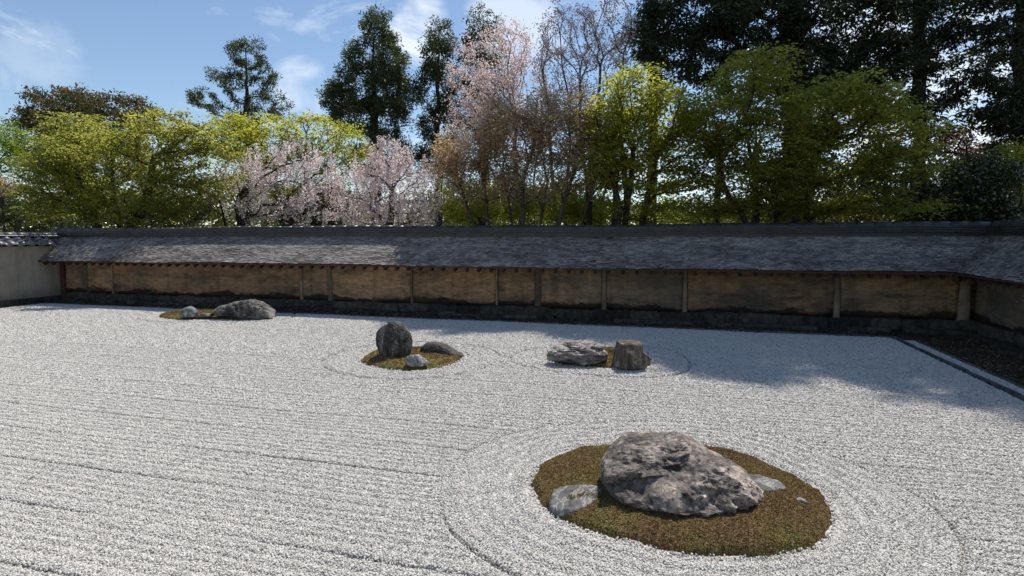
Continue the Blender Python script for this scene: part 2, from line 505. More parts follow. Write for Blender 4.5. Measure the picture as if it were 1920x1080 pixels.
# ------------------------------------------------------------------ kerb of tiles on edge, gutter and earth strips
M_kerb = simple_mat('kerb_tile', (0.05, 0.052, 0.055), (0.16, 0.16, 0.16), 9, 0.85, 0.5, 0.01, rnd=0.35)
strip = MB()
strip.add([(X_EAST - 0.4, Y_EDGE + 0.02, -0.03), (X_WEST + 0.6, Y_EDGE + 0.02, -0.03), (X_WEST + 0.6, Y_WALL + 0.3, 0.10), (X_EAST - 0.4, Y_WALL + 0.3, 0.10)], [(0, 1, 2, 3)])
strip.add([(X_EDGE + 0.02, -2, -0.032), (X_WEST + 0.6, -2, 0.03), (X_WEST + 0.6, Y_EDGE + 0.02, 0.03), (X_EDGE + 0.02, Y_EDGE + 0.02, -0.032)], [(0, 1, 2, 3)])
strip.add([(X_EAST - 0.4, -2, 0.05), (X_EAST + 0.3, -2, -0.03), (X_EAST + 0.3, Y_EDGE + 0.02, -0.03), (X_EAST - 0.4, Y_EDGE + 0.02, 0.05)], [(0, 1, 2, 3)])
tag(link('earth_strip', strip.mesh('earth_strip', M_strip)), 'dark mossy earth between the gravel kerb and the walls', kind='structure')

kerb = tag(empty('kerb', (0, Y_EDGE, 0)), 'thin dark kerb of tiles on edge around the gravel', 'kerb')
kb = MB(); kb.box(-0.145, 0.145, -0.022, 0.022, -0.10, 0.028)
KM = kb.mesh('kerb_tile', M_kerb, 0.004)
def kerb_row(p0, p1):
    n = int((p1 - p0).length / 0.3)
    ang = math.atan2(p1.y - p0.y, p1.x - p0.x)
    for k in range(n):
        q = p0.lerp(p1, (k + 0.5) / n)
        link('kerb_tile', KM, kerb, None, (q.x, q.y + random.uniform(-0.006, 0.006) - Y_EDGE, random.uniform(-0.008, 0.006)), (random.uniform(-0.03, 0.03), 0, ang + random.uniform(-0.012, 0.012)))
kerb_row(Vector((X_EAST + 0.3, Y_EDGE + 0.03, 0)), Vector((X_EDGE, Y_EDGE + 0.03, 0)))
kerb_row(Vector((X_EDGE + 0.03, Y_EDGE + 0.03, 0)), Vector((X_EDGE + 0.03, 2.0, 0)))
kerb_row(Vector((X_EDGE + 0.25, Y_EDGE - 0.3, 0)), Vector((X_EDGE + 0.25, 2.0, 0)))
# gravel in the narrow drain along the right side
gb = MB(); gb.add([(X_EDGE + 0.05, 1, 0.0), (X_EDGE + 0.235, 1, 0.0), (X_EDGE + 0.235, Y_EDGE - 0.3, 0.0), (X_EDGE + 0.05, Y_EDGE - 0.3, 0.0)], [(0, 1, 2, 3)])
tag(link('gutter_bed', gb.mesh('gutter_bed', M_gbed)), 'narrow gravel gutter between two kerbs on the right', kind='structure')

# ------------------------------------------------------------------ moss islands
def moss_mat():
    m, N, L, out = new_mat('moss')
    P = wpos(N)
    f = noise_node(N, L, P, 2.6, 6, 0.65, 0.4)
    r = ramp(N, [(0.34, (0.19, 0.115, 0.062)), (0.47, (0.21, 0.145, 0.06)), (0.58, (0.135, 0.14, 0.036)), (0.70, (0.44, 0.33, 0.20))])
    L.new(f, r.inputs['Fac'])
    f2 = noise_node(N, L, P, 70, 4, 0.7)
    r2 = ramp(N, [(0.3, 0.35), (0.55, 1.0), (0.8, 1.9)]); L.new(f2, r2.inputs['Fac'])
    col = mixc(N, L, 1.0, r.outputs['Color'], r2.outputs['Color'], 'MULTIPLY')
    b = bump(N, L, noise_node(N, L, P, 45, 6, 0.75), 1.0, 0.025)
    principled(N, L, out, col, 0.95, b, 0.15)
    return m
M_moss = moss_mat()
M_tuft = leaf_mat('moss_tuft', [(0.13, 0.08, 0.048), (0.24, 0.15, 0.08), (0.25, 0.18, 0.078), (0.18, 0.175, 0.045), (0.55, 0.44, 0.28)], 0.3, (1.1, 1.1, 0.85), 0.8, 2.6)

MOSS_H = {'D': 0.085, 'B': 0.075, 'C': 0.07, 'A': 0.07}
def mound_z(k, P2, d):
    mx = {'D': 0.6, 'B': 0.6, 'C': 0.35, 'A': 0.45}[k]
    t = np.clip(-d / mx, 0, 1)
    z = MOSS_H[k] * (1 - (1 - t) ** 2.6) + 0.012
    e = np.clip(-d / 0.05, 0, 1)
    z = z * e ** 0.5 - 0.035 * (1 - e)
    z += (0.024 * fbm(np.c_[P2 * 3.6, np.zeros(len(P2))], 21, 3) + 0.013 * fbm(np.c_[P2 * 14, np.zeros(len(P2))], 22, 3)) * e
    return z

def moss_island(k, label):
    poly = ISL[k]; c = poly.mean(0); n = len(poly); rings = 46
    rr = 1 - np.linspace(0, 1, rings) ** 1.5
    V = [c[None]]
    edge = poly + 0.035 * fbm(np.c_[poly * 9, np.zeros(n)], 31, 3)[:, None] * (poly - c) / np.linalg.norm(poly - c, axis=1)[:, None]
    for t in rr[:-1][::-1]: V.append(c + (edge - c) * t)
    V = np.concatenate(V)
    d = np.minimum(poly_dist(V, edge), 0)
    z = mound_z(k, V, d)
    f3 = np.stack([np.zeros(n, int), 1 + np.arange(n), 1 + (np.arange(n) + 1) % n], 1)
    f4 = []
    for r in range(len(rr) - 2):
        b0, b1 = 1 + r * n, 1 + (r + 1) * n; i = np.arange(n); j = (i + 1) % n
        f4.append(np.stack([b0 + i, b1 + i, b1 + j, b0 + j], 1))
    o = link('moss_island', npmesh('moss_island', np.c_[V - c, z], [f3, np.concatenate(f4)], M_moss, True), loc=(c[0], c[1], 0))
    tag(o, label, 'moss island', 'moss islands in the raked gravel')
    # tufts
    area = 0.5 * abs(np.dot(edge[:, 0], np.roll(edge[:, 1], -1)) - np.dot(edge[:, 1], np.roll(edge[:, 0], -1)))
    near = k == 'D'
    m = int(area * (24000 if near else 3000))
    lo, hi = edge.min(0) - 0.02, edge.max(0) + 0.02
    Q = RNG.uniform(lo, hi, (m * 3, 2))
    dq = poly_dist(Q, edge); ok = dq < 0.004
    Q, dq = Q[ok][:m], dq[ok][:m]
    zq = mound_z(k, Q, np.minimum(dq, 0))
    C3 = np.c_[Q - c, zq + 0.002]
    L_ = (0.0125 if near else 0.03) * RNG.uniform(0.6, 1.5, len(C3))
    ax = RNG.normal(0, 1, (len(C3), 3)); ax[:, 2] = np.abs(ax[:, 2]) * 0.8 + 0.1
    tint = 0.45 + 0.38 * fbm(np.c_[Q * 3.0, np.zeros(len(Q))], 77, 3) * 1.4 + RNG.uniform(-0.3, 0.3, len(C3))
    mesh = leaves_mesh('moss_tufts', C3, ax, L_, L_ * 0.6, M_tuft, np.clip(tint, 0, 1))
    tag(link('moss_tufts', mesh, o), 'tiny moss and dry sprigs', kind='stuff')
    return o

def leaves_mesh(name, C, axis, ln, wd, mat, tint, normal=None):
    a = axis / (np.linalg.norm(axis, axis=1, keepdims=True) + 1e-9)
    if normal is None: normal = RNG.normal(0, 1, C.shape)
    b = np.cross(a, normal); b /= np.linalg.norm(b, axis=1, keepdims=True) + 1e-9
    n = len(C); V = np.empty((n, 4, 3))
    ln = np.broadcast_to(ln, n)[:, None]; wd = np.broadcast_to(wd, n)[:, None]
    V[:, 0] = C - a * ln * 0.5; V[:, 2] = C + a * ln * 0.5
    V[:, 1] = C - b * wd * 0.5 + a * ln * 0.08; V[:, 3] = C + b * wd * 0.5 + a * ln * 0.08
    return npmesh(name, V.reshape(-1, 3), np.arange(n * 4).reshape(-1, 4), mat, False, tint)

moss_island('D', 'large oval moss island under the biggest boulder in front')
moss_island('B', 'round moss island under the tall upright rock')
moss_island('C', 'narrow moss island under the layered rock and square stump-like rock')
moss_island('A', 'long low moss island far left near the white wall')

# ------------------------------------------------------------------ rocks
M_boulder = rock_mat('boulder_stone', (0.045, 0.040, 0.037), (0.25, 0.215, 0.19), (0.60, 0.50, 0.43), 2.8, light_at=0.60, bstr=1.0, grit=(0.22, 0.92, 1.6))
M_blackrock = rock_mat('dark_upright_stone', (0.03, 0.03, 0.031), (0.085, 0.08, 0.074), (0.30, 0.275, 0.25), 4.5, (2.6, 2.6, 0.55), 0.64, bstr=1.0)
M_mound = rock_mat('mound_stone', (0.04, 0.04, 0.042), (0.13, 0.122, 0.115), (0.34, 0.31, 0.285), 3.2, light_at=0.62, bstr=1.0)
M_layer = rock_mat('layered_stone', (0.06, 0.05, 0.045), (0.23, 0.205, 0.19), (0.46, 0.42, 0.39), 4.0, (1, 1, 3.2), 0.58, bstr=0.9)
M_stump = rock_mat('stump_stone', (0.035, 0.028, 0.022), (0.105, 0.09, 0.072), (0.21, 0.19, 0.155), 4.5, (3.0, 3.0, 0.5), 0.62, lich=(0.30, 0.29, 0.25), bstr=0.8)
M_smooth = rock_mat('smooth_dark_stone', (0.035, 0.032, 0.032), (0.075, 0.068, 0.064), (0.13, 0.115, 0.105), 3.0, light_at=0.7, bstr=0.5)
M_white = rock_mat('whitish_stone', (0.09, 0.095, 0.10), (0.25, 0.25, 0.25), (0.50, 0.49, 0.475), 5.0, light_at=0.55, bstr=0.8)
M_flat = rock_mat('flat_grey_stone', (0.065, 0.065, 0.065), (0.135, 0.133, 0.128), (0.23, 0.225, 0.213), 4.0, light_at=0.6, veins=(0.33, 0.325, 0.31), bstr=0.5)
M_bluegrey = rock_mat('bluegrey_stone', (0.05, 0.055, 0.058), (0.17, 0.18, 0.185), (0.42, 0.42, 0.41), 6.0, light_at=0.6, bstr=0.9)

ICO = {}
def ico(n):
    if n not in ICO:
        bm = bmesh.new(); bmesh.ops.create_icosphere(bm, subdivisions=n, radius=1)
        ICO[n] = (np.array([v.co[:] for v in bm.verts]), np.array([[v.index for v in f.verts] for f in bm.faces])); bm.free()
    return ICO[n]

def rock(label, outline, dep, mat, sub=6, amp=0.06, nfreq=3.0, stretch=(1, 1, 1), facet=0.5, boxy=0.75, ground=None, push=0.42, seed=1, ridge=0.6, lean=0.0, name='rock', terr=None, fine=0.25, fix=(0, 1), shelf=None):
    """a solid stone whose outline, seen from the veranda, follows the surveyed one; dep is its depth in metres"""
    o_ = np.array(outline, float)
    yb = o_[:, 1].max(); xc = 0.5 * (o_[:, 0].min() + o_[:, 0].max())
    gx_, gy_ = ground if ground else (xc, yb)
    G = on_ground(gx_, gy_, 0.045)
    base = G + FV * dep * push; base[2] = 0.0
    Z = depth_of(G) + dep * push
    dz = sight(xc, yb); tau = math.asin(-dz[2] / np.linalg.norm(dz))
    u = (o_[:, 0] - gx_) * Z / FOC
    v = (gy_ - o_[:, 1]) * Z / FOC
    w = 0.045 + (v - dep * push * math.sin(tau)) / (math.cos(tau) + lean * math.sin(tau))
    pl = np.c_[u, w]
    low = w.min()
    # sink the foot of the stone a little
    c = np.array([(u.min() + u.max()) / 2, max(0.25 * w.max(), low + 0.35 * (w.max() - low))])
    q = pl - c
    seg = np.linspace(0, 1, 24, endpoint=False)
    dense = (q[:, None] * (1 - seg)[None, :, None] + np.roll(q, -1, 0)[:, None] * seg[None, :, None]).reshape(-1, 2)
    ang = np.arctan2(dense[:, 1], dense[:, 0]); rad = np.hypot(dense[:, 0], dense[:, 1])
    od = np.argsort(ang); ang, rad = ang[od], rad[od]
    D, F = ico(sub)
    th = np.arctan2(D[:, 2], D[:, 0]); s = np.hypot(D[:, 0], D[:, 2])
    Rr = np.interp(th, np.r_[ang - 2 * np.pi, ang, ang + 2 * np.pi], np.r_[rad, rad, rad])
    sb = s ** boxy
    yy = np.sign(D[:, 1]) * np.abs(D[:, 1]) ** boxy * dep / 2
    V = np.c_[c[0] + Rr * np.cos(th) * sb, yy + lean * (c[1] + Rr * np.sin(th) * sb), c[1] + Rr * np.sin(th) * sb]
    sc = max(u.max() - u.min(), w.max())
    st = np.array(stretch)
    nrm = np.c_[D[:, 0], D[:, 1], D[:, 2]]
    X = V / sc * nfreq * st + seed * 13.7
    inner = 0.22 + 0.78 * np.abs(D[:, 1])          # keep the outline, carve the faces
    # facets: cells with flat faces
    if facet:
        rs = np.random.default_rng(seed)
        dirs = rs.normal(0, 1, (26, 3)); dirs /= np.linalg.norm(dirs, axis=1)[:, None]
        cc = np.array([c[0], 0, c[1]])
        W = (V - cc)
        for dvec in dirs:
            ext = (W @ dvec); lim = np.percentile(ext, 100) * (1 - 0.16 * rs.random() * facet * 2)
            over = np.maximum(ext - lim, 0)
            W = W - dvec[None] * (over * 0.85 * (0.3 + 0.7 * np.abs(dvec[1])))[:, None]
        V = W + cc
    n1 = fbm(X, seed, 5, 0.52, True) * ridge + fbm(X * 0.7, seed + 40, 4, 0.5) * (1 - ridge)
    n2 = fbm(X * 4.5, seed + 80, 4, 0.6, True)
    nn = n1 + fine * n2; nn = nn - np.percentile(nn, 70)
    V = V + nrm * (amp * sc * nn * inner)[:, None]
    if terr:                                         # ledges of a bedded stone
        th_, am_ = terr
        t = V[:, 2] + 0.28 * V[:, 0] + 0.03 * sc * fbm(X, seed + 9, 3)
        st_ = np.abs(((t / th_) % 1) - 0.5) * 2
        V = V + nrm * (am_ * (np.clip(st_ * 1.6, 0, 1) - 0.6))[:, None] * np.array([1, 1, 0.3])
    V[:, 0] = u.min() + (V[:, 0] - V[:, 0].min()) / np.ptp(V[:, 0]) * np.ptp(u)
    V[:, 2] = low + (V[:, 2] - V[:, 2].min()) / np.ptp(V[:, 2]) * (w.max() - low)
    V[:, 0] += fix[0]; V[:, 2] *= fix[1]
    if shelf:                                        # a ledge that juts out below a slanting crease
        zc = np.interp(V[:, 0], shelf[0], shelf[1]) + 0.03 * fbm(X * 1.5, seed + 60, 3)
        fr = np.clip((0.15 - D[:, 1]) / 0.4, 0, 1)
        low_ = 1 / (1 + np.exp((V[:, 2] - zc) / 0.012))
        V[:, 1] += fr * (-shelf[2] * low_ * np.clip(V[:, 2] / 0.1, 0.2, 1) + shelf[3] * np.exp(-((V[:, 2] - zc - 0.03) / 0.035) ** 2))
    me_ = npmesh(name, V, F, mat, True)
    ob = link(name, me_, loc=base, rot=(0, 0, YAW))
    try: me_.set_sharp_from_angle(angle=R(50))
    except Exception: pass
    return tag(ob, label, 'rock')

rock('largest boulder, rugged brown grey with pale ridges on the front moss island',
     [(1126,880),(1130,855),(1146,835),(1170,819),(1196,809),(1222,812),(1250,814),(1272,817),(1290,810),(1305,817),(1326,834),(1345,850),(1368,864),(1388,878),(1398,898),(1420,915),(1427,930),(1412,945),(1380,952),(1345,956),(1312,946),(1275,936),(1235,930),(1190,926),(1158,916),(1136,902)],
     0.70, M_boulder, 7, 0.095, 2.7, (1.2, 1, 1.1), 1.0, 0.66, (1300, 956), 0.30, 3, 0.7, 0.5, fine=0.5, fix=(0.06, 0.885), shelf=([-0.6, -0.42, -0.28, -0.05, 0.12, 0.26, 0.5], [0.12, 0.15, 0.19, 0.24, 0.34, 0.34, 0.3], 0.07, 0.05))
def flat_stone(label, outline, z_top, mat, seed):
    """a slab bedded in the moss with only its worn top showing"""
    for step in (0, 1):
        poly = np.array([on_ground(px, py, z_top)[:2] for px, py in outline])
        for _ in range(2):
            q = np.roll(poly, -1, 0); poly = np.stack([0.8 * poly + 0.2 * q, 0.2 * poly + 0.8 * q], 1).reshape(-1, 2)
        c = poly.mean(0)
        A_ = np.c_[poly - c, np.ones(len(poly))]
        co = np.linalg.lstsq(A_, mound_z('D', poly, np.minimum(poly_dist(poly, ISL['D']), -0.08)), rcond=None)[0]
        z_top = co[2] + 0.010; n = len(poly); V = [np.r_[0, 0, z_top][None]]
    V[0][0, 2] = z_top
    R_ = [0.2, 0.4, 0.6, 0.75, 0.86, 0.94, 1.0, 1.03, 1.03]
    Z_ = [0, 0, 0, 0, -0.001, -0.003, -0.010, -0.022, -0.09]
    for a_, z_ in zip(R_, Z_):
        q = (poly - c) * a_
        e = 0.010 * fbm(np.c_[q * 9, np.full(n, seed)], seed, 4) + 0.006 * fbm(np.c_[q * 28, np.full(n, seed)], seed + 5, 3)
        V.append(np.c_[q, 0.85 * (q @ co[:2]) + z_top + z_ + e * (a_ <= 1.03)])
    V = np.concatenate(V); i = np.arange(n); j = (i + 1) % n
    f3 = np.stack([np.zeros(n, int), 1 + i, 1 + j], 1)
    f4 = np.concatenate([np.stack([1 + r * n + i, 1 + (r + 1) * n + i, 1 + (r + 1) * n + j, 1 + r * n + j], 1) for r in range(len(R_) - 1)])
    return tag(link('rock', npmesh('rock', V, [f3, f4], mat, True), loc=(c[0], c[1], 0)), label, 'rock')
flat_stone('flat grey slab with white veins left of the biggest boulder',
     [(1030,938),(1034,922),(1040,912),(1055,910),(1075,911),(1090,911),(1112,914),(1131,918),(1126,929),(1112,941),(1100,948),(1080,951),(1050,950)], 0.076, M_flat, 5)
flat_stone('flat grey stone half hidden behind right of the biggest boulder',
     [(1385,900),(1395,888),(1408,886),(1425,887),(1442,890),(1460,896),(1474,908),(1470,916),(1450,920),(1425,921),(1400,916)], 0.118, M_flat, 8)
rock('tiny pale stone lying alone on the moss right of the boulder',
     [(1496,938),(1502,934),(1513,938),(1519,946),(1510,948),(1500,944)],
     0.05, M_white, 4, 0.05, 3, (1, 1, 1), 0.3, 0.7, (1508, 948), 0.4, 9, 0.4)
rock('tall upright dark rock with vertical ridges and pointed top',
     [(702,640),(703,625),(712,616),(722,611),(727,604),(737,602),(744,609),(757,613),(767,625),(769,640),(767,655),(763,668),(748,673),(722,674),(709,668),(706,652)],
     0.42, M_blackrock, 6, 0.135, 3.4, (1.8, 1.8, 0.5), 0.8, 0.66, (735, 674), 0.42, 11, 0.75, 0.05, fine=0.4)
rock('low smooth dark rock with tapering tail behind the whitish rock',
     [(786,658),(790,649),(799,643),(812,641),(826,643),(838,649),(846,656),(858,662),(868,667),(856,668),(838,666),(815,664),(796,662)],
     0.32, M_smooth, 6, 0.035, 2.4, (1, 1, 1), 0.35, 0.75, (815, 666), 0.4, 15, 0.3)
rock('small whitish grey rock in front of the tall upright rock',
     [(758,680),(760,670),(768,665),(779,664),(787,669),(795,674),(802,680),(795,685),(783,687),(768,686),(760,684)],
     0.20, M_white, 5, 0.08, 2.6, (1, 1, 1), 0.6, 0.7, (780, 687), 0.4, 17, 0.5)
rock('grey layered rock with jagged ledges left of the square rock',
     [(1027,668),(1032,656),(1046,646),(1066,641),(1090,640),(1115,641),(1130,646),(1138,657),(1145,668),(1132,676),(1112,681),(1098,684),(1075,678),(1050,674),(1034,673)],
     0.46, M_layer, 6, 0.085, 2.8, (1, 1, 2.6), 0.5, 0.7, (1090, 684), 0.36, 21, 0.6, 0.35, terr=(0.085, 0.028), fine=0.6)
rock('square stump-like brown rock with flat pale top',
     [(1154,684),(1157,668),(1161,652),(1163,640),(1180,639),(1204,640),(1205,655),(1213,660),(1215,670),(1213,687),(1195,690),(1170,690)],
     0.34, M_stump, 6, 0.028, 3.0, (1.8, 1.8, 0.4), 0.15, 0.2, (1185, 690), 0.42, 25, 0.6, fix=(0, 0.96))
rock('long humped grey rock near the far left moss island end',
     [(386,590),(394,580),(408,572),(425,566),(445,562),(466,561),(480,566),(492,574),(501,582),(506,593),(490,597),(465,597),(440,594),(410,592)],
     0.62, M_mound, 6, 0.10, 3.4, (1.5, 1.2, 1), 0.6, 0.7, (460, 598), 0.35, 31, 0.75, 0.3, fine=0.6, fix=(0, 0.98))
rock('small bluish grey rock at the left end of the far moss island',
     [(332,594),(334,584),(340,577),(352,574),(360,578),(364,586),(361,594),(346,597)],
     0.30, M_bluegrey, 5, 0.09, 2.8, (1, 1, 1), 0.6, 0.7, (347, 597), 0.4, 35, 0.55)
rock('flat low stone shard beside the humped grey rock',
     [(366,591),(378,587),(392,588),(398,592),(384,595),(370,594)],
     0.22, M_mound, 4, 0.05, 2.8, (1, 1, 1), 0.4, 0.7, (382, 596), 0.4, 37, 0.5)

# ------------------------------------------------------------------ earthen walls
def earth_mat(name, axis, c_hi=(0.46, 0.285, 0.155), c_mid=(0.27, 0.178, 0.105), c_lo=(0.085, 0.07, 0.054)):
    m, N, L, out = new_mat(name)
    P = wpos(N)
    sc = (0.6, 1, 2.5) if axis == 'x' else (1, 0.6, 2.5)
    off = N.new('ShaderNodeMath'); off.operation = 'MULTIPLY'; L.new(orand(N), off.inputs[0]); off.inputs[1].default_value = 30
    cb = N.new('ShaderNodeCombineXYZ'); L.new(off.outputs[0], cb.inputs[0]); L.new(off.outputs[0], cb.inputs[1])
    ad = N.new('ShaderNodeVectorMath'); L.new(P, ad.inputs[0]); L.new(cb.outputs[0], ad.inputs[1])
    Q = ad.outputs[0]
    f = noise_node(N, L, Q, 1.6, 9, 0.66, 0.5, sc)
    r = ramp(N, [(0.30, c_lo), (0.43, c_mid), (0.58, c_hi), (0.8, tuple(k * 0.8 for k in c_hi))]); L.new(f, r.inputs['Fac'])
    col = r.outputs['Color']
    rr = ramp(N, [(0, 0.62), (1, 1.15)]); L.new(orand(N), rr.inputs['Fac'])
    col = mixc(N, L, 1.0, col, rr.outputs['Color'], 'MULTIPLY')
    mu = N.new('ShaderNodeMath'); mu.operation = 'MULTIPLY'; L.new(orand(N), mu.inputs[0]); mu.inputs[1].default_value = 7.31
    fr_ = N.new('ShaderNodeMath'); fr_.operation = 'FRACT'; L.new(mu.outputs[0], fr_.inputs[0])
    rf = ramp(N, [(0.3, 0.0), (1.0, 0.6)]); L.new(fr_.outputs[0], rf.inputs['Fac'])
    col = mixc(N, L, rf.outputs['Color'], col, (0.145, 0.122, 0.098))
    fine = noise_node(N, L, Q, 9, 8, 0.75, 0.4, (0.7, 1, 1.9) if axis == 'x' else (1, 0.7, 1.9))
    r2 = ramp(N, [(0.35, 0.5), (0.6, 1.1)]); L.new(fine, r2.inputs['Fac'])
    col = mixc(N, L, 1.0, col, r2.outputs['Color'], 'MULTIPLY')
    sv = noise_node(N, L, Q, 3.0, 6, 0.65, 0.3, (1.6, 1, 0.16) if axis == 'x' else (1, 1.6, 0.16))
    r3 = ramp(N, [(0.33, 0.7), (0.48, 1.0), (0.7, 1.08)]); L.new(sv, r3.inputs['Fac'])
    col = mixc(N, L, 1.0, col, r3.outputs['Color'], 'MULTIPLY')
    # grey-green weathering in patches
    g = noise_node(N, L, Q, 0.8, 5, 0.6, 0.6)
    rg = ramp(N, [(0.5, 0), (0.66, 0.75)]); L.new(g, rg.inputs['Fac'])
    col = mixc(N, L, rg.outputs['Color'], col, (0.085, 0.08, 0.065))
    # ragged black mould creeping up from the footing
    sx = N.new('ShaderNodeSeparateXYZ'); L.new(P, sx.inputs[0])
    rag = noise_node(N, L, P, 2.2, 8, 0.7, 0.5, (0.5, 0.5, 1))
    mr = N.new('ShaderNodeMath'); mr.operation = 'MULTIPLY_ADD'; L.new(rag, mr.inputs[0]); mr.inputs[1].default_value = -0.62; L.new(sx.outputs[2], mr.inputs[2])
    rm = ramp(N, [(0.03, 0.86), (0.08, 0.0)]); L.new(mr.outputs[0], rm.inputs['Fac'])
    col = mixc(N, L, rm.outputs['Color'], col, (0.018, 0.017, 0.016))
    bm_ = bump(N, L, fine, 0.7, 0.03)
    principled(N, L, out, col, 0.95, bm_, 0.12)
    return m
M_earth = earth_mat('oil_earth', 'x')
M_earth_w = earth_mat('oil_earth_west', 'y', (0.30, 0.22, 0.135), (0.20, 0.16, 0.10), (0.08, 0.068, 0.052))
M_post = simple_mat('old_post', (0.085, 0.068, 0.052), (0.28, 0.215, 0.15), 6, 0.9, 0.7, 0.02, (1.2, 1.2, 0.6), rnd=0.7)
M_timber = simple_mat('dark_timber', (0.028, 0.016, 0.010), (0.075, 0.042, 0.027), 9, 0.7, 0.4, 0.01, (0.4, 2, 2), rnd=0.2)
M_red_timber = simple_mat('brown_timber', (0.05, 0.022, 0.013), (0.10, 0.046, 0.028), 9, 0.7, 0.4, 0.01, (2, 2, 0.3))
M_foot = simple_mat('footing_stone', (0.018, 0.018, 0.015), (0.12, 0.115, 0.095), 9, 0.95, 1.0, 0.03, rnd=0.5)
M_ridge = simple_mat('ridge_tile', (0.012, 0.013, 0.014), (0.05, 0.05, 0.052), 4, 0.38, 0.4, 0.01, rnd=0.25, spec=0.4)

def shingle_mat():
    m, N, L, out = new_mat('weathered_shingle')
    P = wpos(N)
    at = N.new('ShaderNodeAttribute'); at.attribute_name = 'tint'
    f = noise_node(N, L, P, 2.2, 9, 0.75, 0.5, (0.5, 1, 2.5))
    ad = N.new('ShaderNodeMath'); ad.operation = 'MULTIPLY_ADD'; L.new(at.outputs['Fac'], ad.inputs[0]); ad.inputs[1].default_value = 0.22; L.new(f, ad.inputs[2])
    r = ramp(N, [(0.36, (0.046, 0.039, 0.034)), (0.56, (0.165, 0.148, 0.135)), (0.80, (0.37, 0.342, 0.318))]); L.new(ad.outputs[0], r.inputs['Fac'])
    f2 = noise_node(N, L, P, 28, 6, 0.75)
    r2 = ramp(N, [(0.3, 0.45), (0.6, 1.1)]); L.new(f2, r2.inputs['Fac'])
    col = mixc(N, L, 1.0, r.outputs['Color'], r2.outputs['Color'], 'MULTIPLY')
    principled(N, L, out, col, 0.6, bump(N, L, f2, 0.4, 0.005), 0.3)
    return m
M_shingle = shingle_mat()

def wall_panel_mesh(u0, u1, z0, z1, seed, mat, along='x', face=Y_WALL, dirn=-1):
    """an uneven earth panel: a real slab, front face slightly bulged and eroded"""
    nu = max(3, int((u1 - u0) / 0.06)); nz_ = 16
    uu, zz = np.meshgrid(np.linspace(u0, u1, nu), np.linspace(z0, z1, nz_))
    u, z = uu.ravel(), zz.ravel()
    er = 0.020 * fbm(np.c_[u * 1.2, z * 5.0, np.full(len(u), seed)], seed, 5, 0.6) + 0.012 * fbm(np.c_[u * 6, z * 14.0, np.full(len(u), seed)], seed + 3, 3)
    er -= 0.03 * np.clip((z0 + 0.09 - z) / 0.09, 0, 1)
    d = face + dirn * er
    back = face + 0.20 * (-dirn)
    A = np.c_[u, d, z] if along == 'x' else np.c_[d, u, z]
    B = np.c_[u, np.full(len(u), back), z] if along == 'x' else np.c_[np.full(len(u), back), u, z]
    i = (np.arange(nz_ - 1)[:, None] * nu + np.arange(nu - 1)[None]).ravel()
    fq_ = np.stack([i, i + 1, i + nu + 1, i + nu], 1)
    n = len(A)
    rim = list(range(nu)) + [nu - 1 + k * nu for k in range(1, nz_)] + [(nz_ - 1) * nu + k for k in range(nu - 2, -1, -1)] + [k * nu for k in range(nz_ - 2, 0, -1)]
    rim = np.array(rim); rn = np.roll(rim, -1)
    side = np.stack([rim, rim + n, rn + n, rn], 1)
    return npmesh('wall_panel', np.r_[A, B], np.concatenate([fq_, fq_[:, ::-1] + n, side]), mat, True)

south = tag(empty('earthen_wall', (-5, Y_WALL + 0.25, 0)), 'long ochre brown earthen wall with shingled roof across the back of the garden', 'wall')
west = tag(empty('earthen_wall', (X_WEST + 0.25, 6, 0)), 'shorter shaded earthen wall with shingled roof running along the right edge', 'wall')
def put(o_mesh, name, parent, mat=None):
    """child whose mesh is in world coordinates"""
    o = link(name, o_mesh, parent, mat)
    o.location = -parent.location
    return o

Z_FOOT, Z_TOP = 0.27, 1.30
X_END = -16.02
posts = [(-15.20, 0.05, 0), (-14.34, 0.07, 0), (-8.60, 0.12, 0), (-7.83, 0.19, 0), (-5.75, 0.10, 0), (-3.76, 0.08, 0), (-2.86, 0.20, 0), (-1.47, 0.16, 0), (0.11, 0.15, 0), (2.80, 0.19, 0), (4.80, 0.24, 0)]
prev = X_END + 0.06
for k, (px, w, _) in enumerate(posts):
    w = w * 0.62 if k < 10 else w * 0.8
    a, b = prev, px - w / 2
    if b - a > 0.05:
        put(wall_panel_mesh(a + 0.003, b - 0.003, Z_FOOT, Z_TOP, k + 1, M_earth), 'wall_panel', south)
    # old post, plastered over and worn: broader towards the foot
    n = 14; zz = np.linspace(Z_FOOT - 0.02, Z_TOP, n)
    wz = w / 2 * (1 + 0.25 * fbm(np.c_[zz * 3, np.full(n, k * 3.1), np.zeros(n)], 3, 3)) * (0.72 + 0.36 * (1 - (zz - Z_FOOT) / (Z_TOP - Z_FOOT)))
    wz = np.minimum(wz, w / 2)
    fr = Y_WALL - 0.022 + 0.014 * fbm(np.c_[zz * 4, np.full(n, k * 1.7), np.ones(n)], 4, 3)
    V, Fq = [], []
    for j in range(n):
        V += [(px - wz[j], Y_WALL + 0.18, zz[j]), (px - wz[j], Y_WALL + 0.004, zz[j]), (px - wz[j] * 0.7, fr[j], zz[j]), (px + wz[j] * 0.7, fr[j], zz[j]), (px + wz[j], Y_WALL + 0.004, zz[j]), (px + wz[j], Y_WALL + 0.18, zz[j])]
    for j in range(n - 1):
        Fq += [(6 * j + q, 6 * j + q + 1, 6 * j + q + 7, 6 * j + q + 6) for q in range(5)]
    put(npmesh('wall_post', V, np.array(Fq), M_post, True), 'wall_post', south)
    # recessed earth behind a narrowing post
    cb = MB(); cb.box(px - w / 2 - 0.002, px + w / 2 + 0.002, Y_WALL + 0.022, Y_WALL + 0.17, Z_FOOT, Z_TOP)
    put(cb.mesh('post_recess', M_earth), 'post_recess', south)
    prev = px + w / 2
